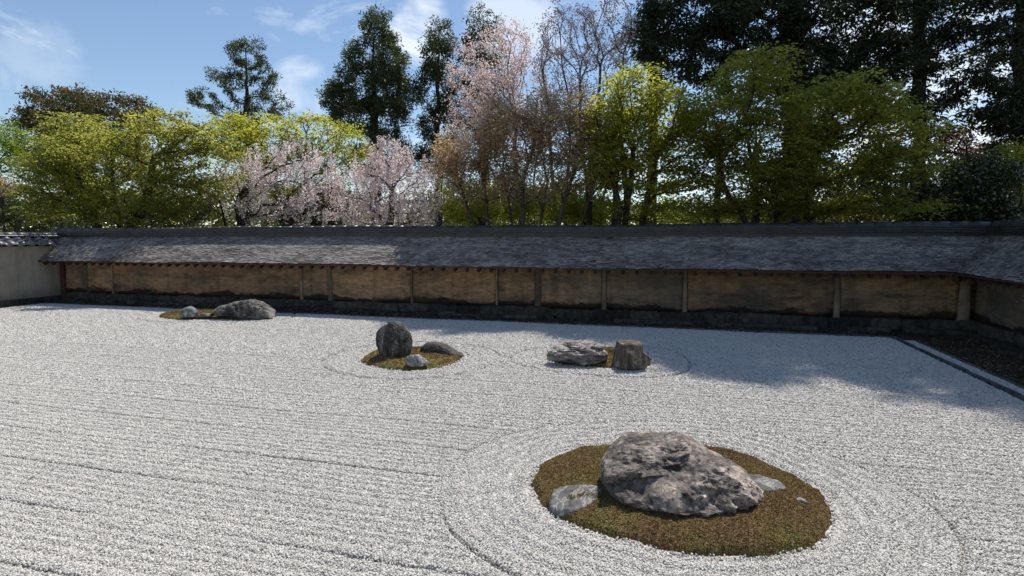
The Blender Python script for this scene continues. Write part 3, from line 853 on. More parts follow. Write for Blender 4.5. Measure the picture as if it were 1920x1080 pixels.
eb = MB(); eb.box(X_END - 0.06, X_END + 0.06, Y_WALL - 0.06, Y_WALL + 0.40, -0.05, 1.42)
put(eb.mesh('end_post', M_red_timber, 0.006), 'end_post', south)
cb = MB(); cb.box(X_END + 0.06, X_WEST + 0.5, Y_WALL + 0.21, Y_WALL + WALL_T, -0.1, 1.55)
put(cb.mesh('wall_core', M_earth), 'wall_core', south)
# west wall
yw = [Y_WALL - 0.004, 9.5, 7.2, 4.9, 2.6]
for k in range(4):
    put(wall_panel_mesh(yw[k + 1] + 0.08, yw[k] - (0.003 if k == 0 else 0.08), Z_FOOT, Z_TOP, 30 + k, M_earth_w, 'y', X_WEST, -1), 'wall_panel', west)
    pb = MB(); pb.box(X_WEST - 0.015, X_WEST + 0.18, yw[k + 1] - 0.077, yw[k + 1] + 0.077, Z_FOOT - 0.02, Z_TOP)
    put(pb.mesh('wall_post', M_post, 0.008), 'wall_post', west)
cb = MB(); cb.box(X_WEST + 0.21, X_WEST + WALL_T, 2.5, Y_WALL + 0.2, -0.1, 1.55)
put(cb.mesh('wall_core', M_earth_w), 'wall_core', west)

# footing stones, each a stone of its own
FOOT = []
D_, F_ = ico(2)
for k in range(8):
    sv = np.sign(D_) * np.abs(D_) ** 0.42
    nz_ = 1 + 0.16 * fbm(D_ * 2.2 + k * 9.1, 50 + k, 3)[:, None]
    FOOT.append(npmesh('footing_stone', sv * nz_ * 0.5, F_, M_foot, False))
def footing(parent, p0, p1, out):
    """rough mossy rubble: a back row that carries the wall, smaller stones tumbled in front"""
    Lg = (p1 - p0).length; dirv = (p1 - p0).normalized(); ang = math.atan2(dirv.y, dirv.x)
    for row, (wmin, wmax, hmin, hmax, o0, o1, zc, prob) in enumerate(((0.35, 0.95, 0.22, 0.27, 0.0, 0.02, 0.15, 1.0), (0.16, 0.60, 0.09, 0.14, 0.15, 0.20, 0.05, 0.8), (0.05, 0.15, 0.04, 0.08, 0.26, 0.42, 0.025, 0.3))):
        x = 0.0
        while x < Lg:
            w = random.uniform(wmin, wmax)
            if random.random() < prob:
                hgt = random.uniform(hmin, hmax)
                q = p0 + dirv * (x + w / 2) + out * random.uniform(o0, o1)
                o = link('footing_stone', random.choice(FOOT), parent)
                o.location = Vector((q.x, q.y, zc + random.uniform(-0.02, 0.015))) - parent.location
                o.rotation_euler = (random.uniform(-0.06, 0.06), random.uniform(-0.03, 0.03), ang + random.choice((0, math.pi)) + random.uniform(-0.04, 0.04))
                o.scale = (w * 1.06, random.uniform(0.2, 0.34) if row == 0 else random.uniform(0.12, 0.22), hgt)
            x += w * 0.95
footing(south, Vector((X_END + 0.1, Y_WALL + 0.06, 0)), Vector((X_WEST, Y_WALL + 0.06, 0)), Vector((0, -1, 0)))
footing(west, Vector((X_WEST + 0.06, Y_WALL - 0.25, 0)), Vector((X_WEST + 0.06, 3.0, 0)), Vector((-1, 0, 0)))

# ---- roofs. s runs along the wall, t up the slope from eave to ridge
EY, EX = Y_WALL - EAVE_OUT, X_WEST - EAVE_OUT      # eave lines, they meet in a valley
X_L = -16.55                                        # verge of the long roof
SL = math.hypot(ROOF_RUN, ROOF_RISE); TILT = math.atan2(ROOF_RISE, ROOF_RUN)
def roof_pt(which, s, t, up=0.0):
    run = t * ROOF_RUN - up * math.sin(TILT); z = EAVE_Z + t * ROOF_RISE + up * math.cos(TILT)
    return (s, EY + run, z) if which == 's' else (EX + run, s, z)
def sag(s): return 0.012 * math.sin(s * 0.55) + 0.007 * math.sin(s * 1.7 + 1)
def shingles(which, s0, s1, parent):
    V, F, T = [], [], []
    rows = 26; step = 1.0 / rows
    for r in range(rows):
        s = s0 - random.uniform(0, 0.1)
        t0 = r * step - 0.018; t1 = min(t0 + step * 2.0, 1.02)
        lift = 0.0
        send = s1 + (ROOF_RUN * (t0 + 0.01))           # valley: each row runs a little further up the slope
        while s < send:
            w = random.uniform(0.04, 0.15)
            a = max(s, s0) ; b = min(s + w - 0.002, send)
            s += w
            if b - a < 0.015: continue
            j = random.uniform(-0.012, 0.012) ; th = random.uniform(0.005, 0.011); kick = random.uniform(0, 0.005)
            z = sag((a + b) / 2)
            base = len(V)
            for (ss, tt, up) in ((a, t0 + j, 0.008 + kick), (b, t0 + j, 0.008 + kick), (b, t0 + j, 0.008 + th + kick), (a, t0 + j, 0.008 + th + kick), (a, t1, 0.003), (b, t1, 0.003), (b, t1, 0.008), (a, t1, 0.008)):
                x, y, zz = roof_pt(which, ss, tt, up + 0.004); V.append((x, y, zz + z))
            q = [(0, 1, 2, 3), (3, 2, 6, 7), (0, 3, 7, 4), (1, 5, 6, 2)]
            F += [tuple(base + i for i in f) for f in q]
            T += [random.random()] * 4
    return tag(put(npmesh('roof_shingles', V, np.array(F), M_shingle, False, T), 'roof_shingles', parent), kind='stuff')
Y_W_END = 2.4
shingles('s', X_L, EX, south)
def west_s(rows=15): pass
# the west slope is laid from the corner towards the viewer; mirrored along y
V0 = shingles('w', Y_W_END, EY, west)

deck = MB()
deck.prism([(EY, EAVE_Z - 0.02), (EY, EAVE_Z + 0.008), (Y_WALL + 0.25, EAVE_Z + ROOF_RISE + 0.006), (Y_WALL + 0.25 + 0.80, EAVE_Z - 0.02), (Y_WALL + 0.25 + 0.78, EAVE_Z - 0.06), (Y_WALL + 0.25, EAVE_Z + ROOF_RISE - 0.06)], X_L + 0.02, EX)
put(deck.mesh('roof_deck', M_timber), 'roof_deck', south)
# triangular ends of the decks in the valley
vd = MB()
vd.add([(EX, EY, EAVE_Z + 0.004), (EX, EY + ROOF_RUN, EAVE_Z + ROOF_RISE + 0.004), (EX + ROOF_RUN, EY + ROOF_RUN, EAVE_Z + ROOF_RISE + 0.004)], [(0, 1, 2)])
vd.box(EX, X_WEST + 0.9, Y_WALL + 0.25, Y_WALL + 0.30, 1.0, EAVE_Z + ROOF_RISE)
put(vd.mesh('valley_deck', M_timber), 'valley_deck', south)
dv = MB()
prof = [(EX, EAVE_Z - 0.02), (EX, EAVE_Z + 0.008), (X_WEST + 0.25, EAVE_Z + ROOF_RISE + 0.006), (X_WEST + 0.25 + 0.80, EAVE_Z - 0.02), (X_WEST + 0.25 + 0.78, EAVE_Z - 0.06), (X_WEST + 0.25, EAVE_Z + ROOF_RISE - 0.06)]
n = len(prof)
dv.add([(x, Y_W_END + 0.02, z) for x, z in prof] + [(x, EY, z) for x, z in prof], [tuple(range(n))[::-1], tuple(range(n, 2 * n))] + [(i, (i + 1) % n, n + (i + 1) % n, n + i) for i in range(n)])
dv.add([(EX, EY, EAVE_Z + 0.002), (EX + ROOF_RUN, EY, EAVE_Z + ROOF_RISE + 0.002), (EX + ROOF_RUN, EY + ROOF_RUN, EAVE_Z + ROOF_RISE + 0.002)], [(0, 1, 2)])
put(dv.mesh('roof_deck', M_timber), 'roof_deck', west)

# eave boards and rafters
eb = MB(); eb.box(X_L + 0.01, EX - 0.01, EY - 0.012, EY + 0.03, EAVE_Z - 0.044, EAVE_Z - 0.022)
put(eb.mesh('eave_board', M_red_timber), 'eave_board', south)
eb = MB(); eb.box(EX - 0.012, EX + 0.03, Y_W_END, EY - 0.014, EAVE_Z - 0.048, EAVE_Z - 0.022)
put(eb.mesh('eave_board', M_red_timber), 'eave_board', west)
rb = MB(); rb.box(-0.030, 0.030, 0.0, 0.62, -0.098, -0.004)
RM = rb.mesh('rafter', M_timber, 0.004)
x = X_L + 0.2
while x < EX - 0.1:
    o = link('rafter', RM, south)
    o.location = Vector((x + random.uniform(-0.01, 0.01), EY + 0.025, EAVE_Z - 0.045)) - south.location
    o.rotation_euler = (TILT * 0.75, 0, random.uniform(-0.02, 0.02))
    x += 0.268
y = EY - 0.12
while y > Y_W_END + 0.1:
    o = link('rafter', RM, west)
    o.location = Vector((EX + 0.025, y, EAVE_Z - 0.045)) - west.location
    o.rotation_euler = Matrix.Rotation(-math.pi / 2, 3, 'Z').to_4x4().to_euler()
    o.rotation_mode = 'XYZ'
    o.rotation_euler = (Matrix.Rotation(-math.pi / 2, 4, 'Z') @ Matrix.Rotation(TILT * 0.75, 4, 'X')).to_euler()
    y -= 0.268
# corner rafter in the valley
o = link('valley_rafter', RM, south)
o.location = Vector((EX - 0.02, EY - 0.02, EAVE_Z - 0.045)) - south.location
o.rotation_euler = (TILT * 0.6, 0, -math.pi / 4); o.scale = (1.7, 1.3, 1.4)
# wall plate under the rafters
pb = MB(); pb.box(X_L + 0.35, EX + 0.45, Y_WALL - 0.05, Y_WALL - 0.001, 1.305, 1.38)
put(pb.mesh('wall_plate', M_timber), 'wall_plate', south)
# verge of the left end: barge boards and a verge roll
vb = MB()
vb.prism([(EY - 0.03, EAVE_Z - 0.07), (EY - 0.03, EAVE_Z + 0.03), (Y_WALL + 0.25, EAVE_Z + ROOF_RISE + 0.035), (Y_WALL + 1.05, EAVE_Z + 0.02), (Y_WALL + 1.05, EAVE_Z - 0.08), (Y_WALL + 0.25, EAVE_Z + ROOF_RISE - 0.09)], X_L - 0.035, X_L + 0.012)
put(vb.mesh('barge_board', M_timber, 0.004), 'barge_board', south)

# ---- ridges: courses of flat tiles and a row of round cap tiles
def half_pipe(r, ln, mat, n=8, th=0.018):
    V, F = [], []
    for x_ in (0, ln):
        for k in range(n + 1):
            a_ = math.pi * k / n
            V.append((x_, -r * math.cos(a_), r * math.sin(a_)))
        for k in range(n + 1):
            a_ = math.pi * k / n
            V.append((x_, -(r - th) * math.cos(a_), (r - th) * math.sin(a_)))
    m_ = 2 * (n + 1)
    for k in range(n):
        F.append((k, k + 1, m_ + k + 1, m_ + k))
        F.append((k, n + 1 + k, n + 2 + k, k + 1)); F.append((m_ + k, m_ + k + 1, m_ + n + 2 + k, m_ + n + 1 + k))
    return npmesh('cap_tile', V, np.array(F), mat, True)
CAP = half_pipe(0.085, 0.31, M_ridge)
tb = MB(); tb.box(0, 0.293, -0.5, 0.5, 0, 0.030)
COURSE = tb.mesh('ridge_tile', M_ridge, 0.011)
RZ = EAVE_Z + ROOF_RISE - 0.03
def ridge(parent, p0, p1, skip_courses=False):
    Lg = (p1 - p0).length; d = (p1 - p0).normalized(); ang = math.atan2(d.y, d.x)
    bed_ = MB(); bed_.box(0, Lg, -0.10, 0.10, 0, 0.19)
    o = put(bed_.mesh('ridge_bed', M_ridge), 'ridge_bed', parent); o.location = Vector((p0.x, p0.y, RZ)) - parent.location; o.rotation_euler = (0, 0, ang)
    for c, (zc, wc) in enumerate(((0.052, 0.27), (0.098, 0.25), (0.142, 0.235))):
        x_ = -0.15 * (c % 2) 
        n_ = int(Lg / 0.297)
        for k in range(n_):
            q = p0 + d * max(0.0, x_ + k * 0.297 + 0.15 * (c % 2) * 2)
            o = link('ridge_tile', COURSE, parent)
            o.location = Vector((q.x, q.y, RZ + zc + sag(q.x if abs(d.x) > 0.5 else q.y) + random.uniform(-0.003, 0.003))) - parent.location
            o.rotation_euler = (random.uniform(-0.012, 0.012), random.uniform(-0.006, 0.006), ang); o.scale = (1, wc, 1)
    n_ = int(Lg / 0.295)
    for k in range(n_):
        q = p0 + d * (k * 0.295)
        o = link('cap_tile', CAP, parent)
        o.location = Vector((q.x, q.y, RZ + 0.166 + sag(q.x if abs(d.x) > 0.5 else q.y) + random.uniform(-0.003, 0.003))) - parent.location
        o.rotation_euler = (random.uniform(-0.02, 0.02), 0.012, ang + random.uniform(-0.01, 0.01))
ridge(south, Vector((X_L - 0.10, Y_WALL + 0.27, 0)), Vector((X_WEST + 0.45, Y_WALL + 0.27, 0)))
ridge(west, Vector((X_WEST + 0.27, Y_WALL + 0.1, 0)), Vector((X_WEST + 0.27, Y_W_END, 0)))

# ------------------------------------------------------------------ white wall on the left with its tiled cap
def plaster_mat():
    m, N, L, out = new_mat('cream_plaster')
    P = wpos(N)
    f = noise_node(N, L, P, 1.2, 6, 0.6, 0.4)
    r = ramp(N, [(0.3, (0.27, 0.24, 0.19)), (0.7, (0.43, 0.39, 0.32))]); L.new(f, r.inputs['Fac'])
    sx = N.new('ShaderNodeSeparateXYZ'); L.new(P, sx.inputs[0])
    rag = noise_node(N, L, P, 2.5, 8, 0.7, 0.3, (1, 1, 0.6))
    mr = N.new('ShaderNodeMath'); mr.operation = 'MULTIPLY_ADD'; L.new(rag, mr.inputs[0]); mr.inputs[1].default_value = -0.5; L.new(sx.outputs[2], mr.inputs[2])
    rm = ramp(N, [(0.0, 0.5), (0.22, 0.0)]); L.new(mr.outputs[0], rm.inputs['Fac'])
    col = mixc(N, L, rm.outputs['Color'], r.outputs['Color'], (0.16, 0.14, 0.11))
    st_ = noise_node(N, L, P, 2.2, 7, 0.7, 0.4, (1, 1.4, 0.18))
    rs_ = ramp(N, [(0.35, 0.68), (0.55, 1.0)]); L.new(st_, rs_.inputs['Fac'])
    col = mixc(N, L, 1.0, col, rs_.outputs['Color'], 'MULTIPLY')
    principled(N, L, out, col, 0.9, bump(N, L, noise_node(N, L, P, 30, 5, 0.6), 0.25, 0.006), 0.2)
    return m
M_plaster = plaster_mat()
M_tile = simple_mat('smoked_tile', (0.055, 0.06, 0.068), (0.12, 0.127, 0.14), 5, 0.42, 0.2, 0.005, rnd=0.2, spec=0.6)
east = tag(empty('plaster_wall', (X_EAST - 0.2, 8, 0)), 'cream plastered wall with grey tiled cap at the left edge', 'wall')
Y_E0, Y_E1 = 3.2, Y_WALL + 0.15
wb = MB(); wb.box(X_EAST - 0.4, X_EAST, Y_E0, Y_E1, 0.16, 1.52)
put(wb.mesh('wall_body', M_plaster), 'wall_body', east)
n_ = int((Y_E1 - Y_E0) / 0.6)
for k in range(n_):
    bb = MB(); a_ = Y_E0 + k * 0.6
    bb.box(X_EAST - 0.43, X_EAST + 0.05, a_ + 0.004, a_ + 0.596, -0.05, 0.163, 0.006)
    put(bb.mesh('plinth_stone', M_foot, 0.012), 'plinth_stone', east)
cbx = MB()
cbx.add([(X_EAST + 0.16, Y_E0, 1.50), (X_EAST - 0.2, Y_E0, 1.74), (X_EAST - 0.56, Y_E0, 1.50), (X_EAST + 0.16, Y_E1 - 0.2, 1.50), (X_EAST - 0.2, Y_E1 - 0.2, 1.74), (X_EAST - 0.56, Y_E1 - 0.2, 1.50)],
        [(0, 1, 2), (3, 5, 4), (0, 3, 4, 1), (1, 4, 5, 2), (0, 2, 5, 3)])
put(cbx.mesh('cap_deck', M_timber), 'cap_deck', east)
# concave roof tiles, two per row on each slope
def pan_tile():
    V, F = [], []; n = 6; wd = 0.27; ln = 0.30; th = 0.018
    for yl in (0, 1):
        for k in range(n + 1):
            u = k / n; prof = 0.028 * math.sin(2 * math.pi * u) + (0.02 if u > 0.9 else 0)
            for t_ in (0, th): V.append((-ln * yl, (u - 0.5) * wd, prof + t_ + 0.012 * yl * 0))
    m_ = 2 * (n + 1)
    for k in range(n):
        a_ = 2 * k
        F += [(a_ + 1, a_ + 3, m_ + a_ + 3, m_ + a_ + 1), (a_, m_ + a_, m_ + a_ + 2, a_ + 2), (a_, a_ + 2, a_ + 3, a_ + 1), (m_ + a_, m_ + a_ + 1, m_ + a_ + 3, m_ + a_ + 2)]
    return npmesh('roof_tile', V, np.array(F), M_tile, True)
PT = pan_tile()
sl = math.atan2(0.24, 0.36)
y = Y_E0 + 0.15
while y < Y_E1 - 0.3:
    for side in (1, -1):
        for r_ in (0, 1):
            o = link('roof_tile', PT, east)
            xe = X_EAST - 0.2 + side * (0.40 - r_ * 0.20)
            o.location = Vector((xe, y + random.uniform(-0.004, 0.004), 1.492 + r_ * 0.135 + 0.022 * 1)) - east.location
            o.rotation_euler = (0, sl - 0.06 if side > 0 else -(sl - 0.06), 0) if side > 0 else (0, sl - 0.06, math.pi)
    y += 0.262
p0, p1 = Vector((X_EAST - 0.2, Y_E0, 0)), Vector((X_EAST - 0.2, Y_E1 - 0.1, 0))
tl = MB(); tl.box(0, 0.293, -0.13, 0.13, 0, 0.035); TL = tl.mesh('ridge_tile', M_tile, 0.006)
CAP2 = half_pipe(0.075, 0.31, M_tile)
k = 0
while k * 0.295 < (p1 - p0).length:
    for nm, me_, z_ in (('ridge_tile', TL, 1.745), ('cap_tile', CAP2, 1.782)):
        o = link(nm, me_, east)
        o.location = Vector((X_EAST - 0.2, Y_E0 + k * 0.295, z_)) - east.location; o.rotation_euler = (0, 0, math.pi / 2)
    k += 1

# ------------------------------------------------------------------ trees
def blob_points(blobs, n, shell=0.55, rs=RNG, clump=None):
    """points spread through ellipsoids (centre, radii), mostly towards their outside"""
    vol = np.array([r[0] * r[1] * r[2] for c, r in blobs]) ** 0.8; cnt = rs.multinomial(n, vol / vol.sum())
    out = []
    for (c, r), m in zip(blobs, cnt):
        d = rs.normal(0, 1, (m, 3)); d /= np.linalg.norm(d, axis=1)[:, None] + 1e-9
        u = rs.random(m) ** (1 / 3.0) * (1 - shell) + shell * (0.65 + 0.4 * rs.random(m))
        wob = 1 + 0.16 * fbm(d * 2.2 + np.asarray(c), 7, 2)
        out.append(np.asarray(c) + d * (u * wob)[:, None] * np.asarray(r))
    return np.concatenate(out)

def grow(trunks, targets, k_path=0.35, zw=1.0, seg=0.35, wob=0.10, sagf=0.0, rs=RNG, up=0.0):
    """trunks: list of polylines (first point on the ground); returns node positions and parents"""
    pos, par, plen = [], [], []
    for tr in trunks:
        tr = np.asarray(tr, float)
        dd = np.r_[0, np.cumsum(np.linalg.norm(np.diff(tr, axis=0), axis=1))]
        m = max(2, int(dd[-1] / seg) + 1); t = np.linspace(0, dd[-1], m)
        pl = np.stack([np.interp(t, dd, tr[:, i]) for i in range(3)], 1)
        for i, p in enumerate(pl):
            pos.append(p); par.append(-1 if i == 0 else len(pos) - 2); plen.append(t[i] * 0.6)
    N0 = len(pos)
    cap = N0 + len(targets) * 40
    A = np.empty((cap, 3)); A[:N0] = pos; PL = np.empty(cap); PL[:N0] = plen; PA = np.full(cap, -1, int); PA[:N0] = par
    tips = []; n = N0
    base = np.asarray(trunks[0][0], float)
    order = np.argsort(np.linalg.norm(targets - base - np.array([0, 0, 1.0]), axis=1))
    wv = np.array([1, 1, zw])
    minz = 0.35
    for ti in order:
        T = targets[ti]
        dv = (A[:n] - T)
        dist = np.sqrt((dv * dv * wv).sum(1))
        cost = dist + k_path * PL[:n]
        cost[A[:n, 2] < minz] += 3
        if up: cost += up * np.maximum(A[:n, 2] - T[2], 0)
        j = int(np.argmin(cost)); d0 = T - A[j]; Ld = np.linalg.norm(d0)
        if Ld < 0.05: tips.append(j); continue
        m = max(1, int(math.ceil(Ld / seg)))
        pp = PA[j]
        dirp = (A[j] - A[pp]) if pp >= 0 else np.array([0, 0, 1.0])
        dirp = dirp / (np.linalg.norm(dirp) + 1e-9) * Ld * 0.22
        jit = rs.normal(0, wob, 3) * Ld * 0.5; jit2 = rs.normal(0, wob, 3) * Ld * 0.3
        prev = j
        for q in range(1, m + 1):
            t = q / m
            p = A[j] + d0 * t + dirp * (t * (1 - t) ** 2) * 2 + jit * math.sin(math.pi * t) + jit2 * math.sin(2 * math.pi * t)
            p[2] -= sagf * Ld * math.sin(math.pi * t)
            A[n] = p; PA[n] = prev; PL[n] = PL[prev] + Ld / m; prev = n; n += 1
        tips.append(prev)
    return A[:n], PA[:n], np.array(tips)

def smooth_nodes(A, PA, it=3):
    has = PA >= 0; A = A.copy(); n = len(A)
    cnt = np.zeros(n); np.add.at(cnt, PA[has], 1)
    for _ in range(it):
        cs = np.zeros_like(A); np.add.at(cs, PA[has], A[has])
        m = has & (cnt > 0)
        A[m] = 0.5 * A[m] + 0.25 * A[PA[m]] + 0.25 * cs[m] / cnt[m][:, None]
    return A

def radii(A, PA, r_base, r_tip=0.006, e=2.3):
    n = len(A); acc = np.zeros(n); has = np.zeros(n, bool)
    for i in range(n - 1, -1, -1):
        if not has[i]: acc[i] = r_tip ** e
        p = PA[i]
        if p >= 0: acc[p] += acc[i]; has[p] = True
    r = acc ** (1 / e)
    mx = r[PA < 0].max()
    if mx > 1e-6:
        s = math.log(r_base / r_tip) / max(math.log(mx / r_tip), 1e-6)
        r = r_tip * (r / r_tip) ** s
    return r

def tubes(name, A, PA, r, mat, sides=5, rmin=0.0):
    i = np.where((PA >= 0) & (r >= rmin))[0]; p = PA[i]
    a, b = A[p], A[i]; d = b - a; ln = np.linalg.norm(d, axis=1, keepdims=True) + 1e-9; d = d / ln
    ref = np.where(np.abs(d[:, 2:3]) > 0.9, np.array([[1.0, 0, 0]]), np.array([[0, 0, 1.0]]))
    u = np.cross(d, ref); u /= np.linalg.norm(u, axis=1, keepdims=True); v = np.cross(d, u)
    ra = np.minimum(r[p], r[i] * 1.25); rb = r[i]
    b = b + d * (rb * 0.35)[:, None]
    V = []
    for c, rr in ((a, ra), (b, rb)):
        for k in range(sides):
            t = 2 * math.pi * k / sides
            V.append(c + u * (rr * math.cos(t))[:, None] + v * (rr * math.sin(t))[:, None])
    V = np.stack(V, 1); m = len(i)
    base = (np.arange(m) * 2 * sides)[:, None]
    F = np.concatenate([base + np.array([[k, (k + 1) % sides, sides + (k + 1) % sides, sides + k]]) for k in range(sides)])
    return npmesh(name, V.reshape(-1, 3), F, mat, True)

def bark_mat(name, c0, c1):
    return simple_mat(name, c0, c1, 5, 0.9, 0.9, 0.03, (3, 3, 0.5))
M_bark = bark_mat('brown_bark', (0.022, 0.017, 0.013), (0.085, 0.066, 0.05))
M_barkc = bark_mat('cedar_bark', (0.020, 0.014, 0.010), (0.075, 0.050, 0.036))
M_barkg = bark_mat('grey_bark', (0.04, 0.035, 0.032), (0.15, 0.13, 0.115))

def foliage(tips, n_per, sh, sv, ln, wd, style, rs, tip_dir=None, droop=0.0):
    """leaf centres, axes, normals, tint for sprays round the branch tips"""
    m = len(tips); C = np.repeat(tips, n_per, 0); k = len(C)
    clump = np.repeat(rs.random(m), n_per)
    d = rs.normal(0, 1, (k, 3)); d /= np.linalg.norm(d, axis=1)[:, None] + 1e-9
    rad = rs.random(k) ** 0.55
    scl = np.repeat(rs.uniform(0.6, 1.35, m), n_per)
    off = d * rad[:, None] * np.array([sh, sh, sv]) * scl[:, None]
    if style == 'flat':                       # layered sprays, tilted this way and that
        tl = np.repeat(rs.normal(0, 0.28, (m, 2)), n_per, 0)
        off[:, 2] += off[:, 0] * tl[:, 0] + off[:, 1] * tl[:, 1] - 0.22 * (off[:, 0] ** 2 + off[:, 1] ** 2) / sh
        nrm = np.c_[-tl[:, 0], -tl[:, 1], np.ones(k)] + rs.normal(0, 0.45, (k, 3))
        ax = off * np.array([1, 1, 0.5]) + rs.normal(0, 0.5 * sh, (k, 3)) * np.array([1, 1, 0.25])
        ax[:, 2] -= 0.15 * sh
    elif style == 'hang':
        off[:, 2] = -rs.random(k) ** 1.2 * sv * 2 * scl
        off[:, :2] *= (0.35 + 0.65 * rs.random(k))[:, None]
        nrm = rs.normal(0, 1, (k, 3)); ax = rs.normal(0, 1, (k, 3))
    elif style == 'needle':                   # shoots that spread outward and droop a little
        nrm = rs.normal(0, 1, (k, 3)); nrm[:, 2] += 0.6
        ax = off / (np.linalg.norm(off, axis=1, keepdims=True) + 1e-9) + rs.normal(0, 0.45, (k, 3)); ax[:, 2] -= droop
    else:
        nrm = rs.normal(0, 1, (k, 3)); nrm[:, 2] += 0.5; ax = rs.normal(0, 1, (k, 3))
    C = C + off
    L_ = ln * rs.uniform(0.65, 1.35, k); W_ = wd * rs.uniform(0.7, 1.3, k)
    tint = np.clip(0.55 * clump + 0.45 * rs.random(k), 0, 1)
    return C, ax, nrm, L_, W_, tint

def px_blob(px, py, rx, ry, Y, rd):
    c = at_y(px, py, Y); Z = depth_of(c)
    return c, (rx * Z / FOC, rd, ry * Z / FOC)

def tree(name, label, cat, group, base, trunks, targets, leafm, barkm, r_base, fol, k_path=0.35, zw=1.0, seg=0.4, wob=0.10, sagf=0.0, up=0.0,
         sides=5, rs=None, twig_rmin=0.0, crown='crown', extra=None, r_tip=0.006):
    rs = rs or RNG
    base = np.asarray(base, float)
    A, PA, tips = grow(trunks, targets, k_path, zw, seg, wob, sagf, rs, up)
    A = smooth_nodes(A, PA)
    r = radii(A, PA, r_base, r_tip)
    root = tag(empty(name, tuple(base)), label, cat, group)
    t_ = tubes('trunk', A - base, PA, r, barkm, sides, twig_rmin)
    link('trunk', t_, root)
    TP = A[tips]
    if extra: TP = np.concatenate([TP, extra(A, PA, r, rs)])
    C, ax, nrm, L_, W_, tint = foliage(TP, rs=rs, **fol)
    ok = C[:, 2] > 0.05
    link(crown, leaves_mesh(crown, C[ok] - base, ax[ok], L_[ok], W_[ok], leafm, tint[ok], nrm[ok]), root)
    return root

def along_twigs(frac, rmax, jit=0.05):
    """more sprays part way along the thin branches"""
    def f(A, PA, r, rs):
        i = np.where((r < rmax) & (PA >= 0))[0]
        i = i[rs.random(len(i)) < frac]
        return A[i] + rs.normal(0, jit, (len(i), 3))
    return f

def trunk_line(px, Y, top_py, top_px=None, z0=-0.1, bend=0.15, n=6, seed=0):
    """a slightly crooked stem from the ground to a height seen at top_py"""
    rs = np.random.default_rng(seed)
    b = at_y(px, 430, Y); b[2] = z0
    t = at_y(top_px if top_px is not None else px, top_py, Y)
    pts = [b + (t - b) * k / n + (rs.normal(0, bend, 3) * np.array([1, 1, 0.2]) * math.sin(math.pi * k / n) if 0 < k < n else 0) for k in range(n + 1)]
    return np.array(pts)

# leaf colours
M_maple = leaf_mat('maple_leaf', [(0.09, 0.105, 0.03), (0.155, 0.17, 0.046), (0.22, 0.222, 0.064), (0.3, 0.265, 0.09)], 0.68, (2.0, 2.0, 1.2))
M_maple_y = leaf_mat('yellow_maple_leaf', [(0.13, 0.14, 0.028), (0.2, 0.215, 0.042), (0.275, 0.275, 0.06), (0.34, 0.31, 0.09)], 0.68, (2.0, 2.0, 1.15))
M_maple_g = leaf_mat('green_maple_leaf', [(0.1, 0.11, 0.032), (0.165, 0.175, 0.048), (0.235, 0.23, 0.064), (0.32, 0.29, 0.09)], 0.7, (2.1, 2.1, 1.15))
M_fresh = leaf_mat('bright_green_leaf', [(0.084, 0.126, 0.014), (0.14, 0.196, 0.021), (0.21, 0.252, 0.031)], 0.5, (1.7, 1.8, 0.7))
M_bud = leaf_mat('brown_bud', [(0.28, 0.195, 0.14), (0.40, 0.29, 0.205), (0.46, 0.355, 0.24), (0.37, 0.33, 0.165)], 0.55, (1.4, 1.35, 1.1))
M_blossom = leaf_mat('cherry_blossom', [(0.54, 0.43, 0.42), (0.72, 0.63, 0.62), (0.83, 0.77, 0.76), (0.90, 0.87, 0.86)], 0.50, (1.05, 1.0, 1.0), 0.7)
M_blossom2 = leaf_mat('pale_cherry_blossom', [(0.48, 0.36, 0.33), (0.64, 0.52, 0.49), (0.77, 0.67, 0.64), (0.85, 0.78, 0.76)], 0.50, (1.05, 1.0, 1.0), 0.7)
M_conifer = leaf_mat('conifer_needle', [(0.03, 0.042, 0.022), (0.058, 0.076, 0.035), (0.095, 0.113, 0.048), (0.14, 0.142, 0.065)], 0.25, (1.4, 1.5, 0.8), 0.5)
M_cedar = leaf_mat('cedar_needle', [(0.014, 0.022, 0.014), (0.028, 0.042, 0.022), (0.048, 0.064, 0.032), (0.072, 0.082, 0.042)], 0.20, (1.4, 1.5, 0.7), 0.45)
M_everg = leaf_mat('glossy_evergreen_leaf', [(0.02, 0.03, 0.014), (0.038, 0.055, 0.022), (0.065, 0.082, 0.032)], 0.15, (1.4, 1.5, 0.6), 0.28, spec=0.6)
M_russet = leaf_mat('russet_new_leaf', [(0.05, 0.062, 0.022), (0.075, 0.088, 0.03), (0.14, 0.105, 0.048), (0.3, 0.165, 0.1)], 0.3, (1.3, 1.2, 0.9))
M_autumn = leaf_mat('red_tinged_leaf', [(0.13, 0.065, 0.033), (0.221, 0.098, 0.058), (0.26, 0.156, 0.065)], 0.4, (1.4, 1.2, 0.8))

rs = lambda s: np.random.default_rng(s)
FLAT = lambda n=46, sh=0.42, ln=0.075: dict(n_per=n, sh=sh, sv=0.05, ln=ln, wd=ln * 0.62, style='flat')

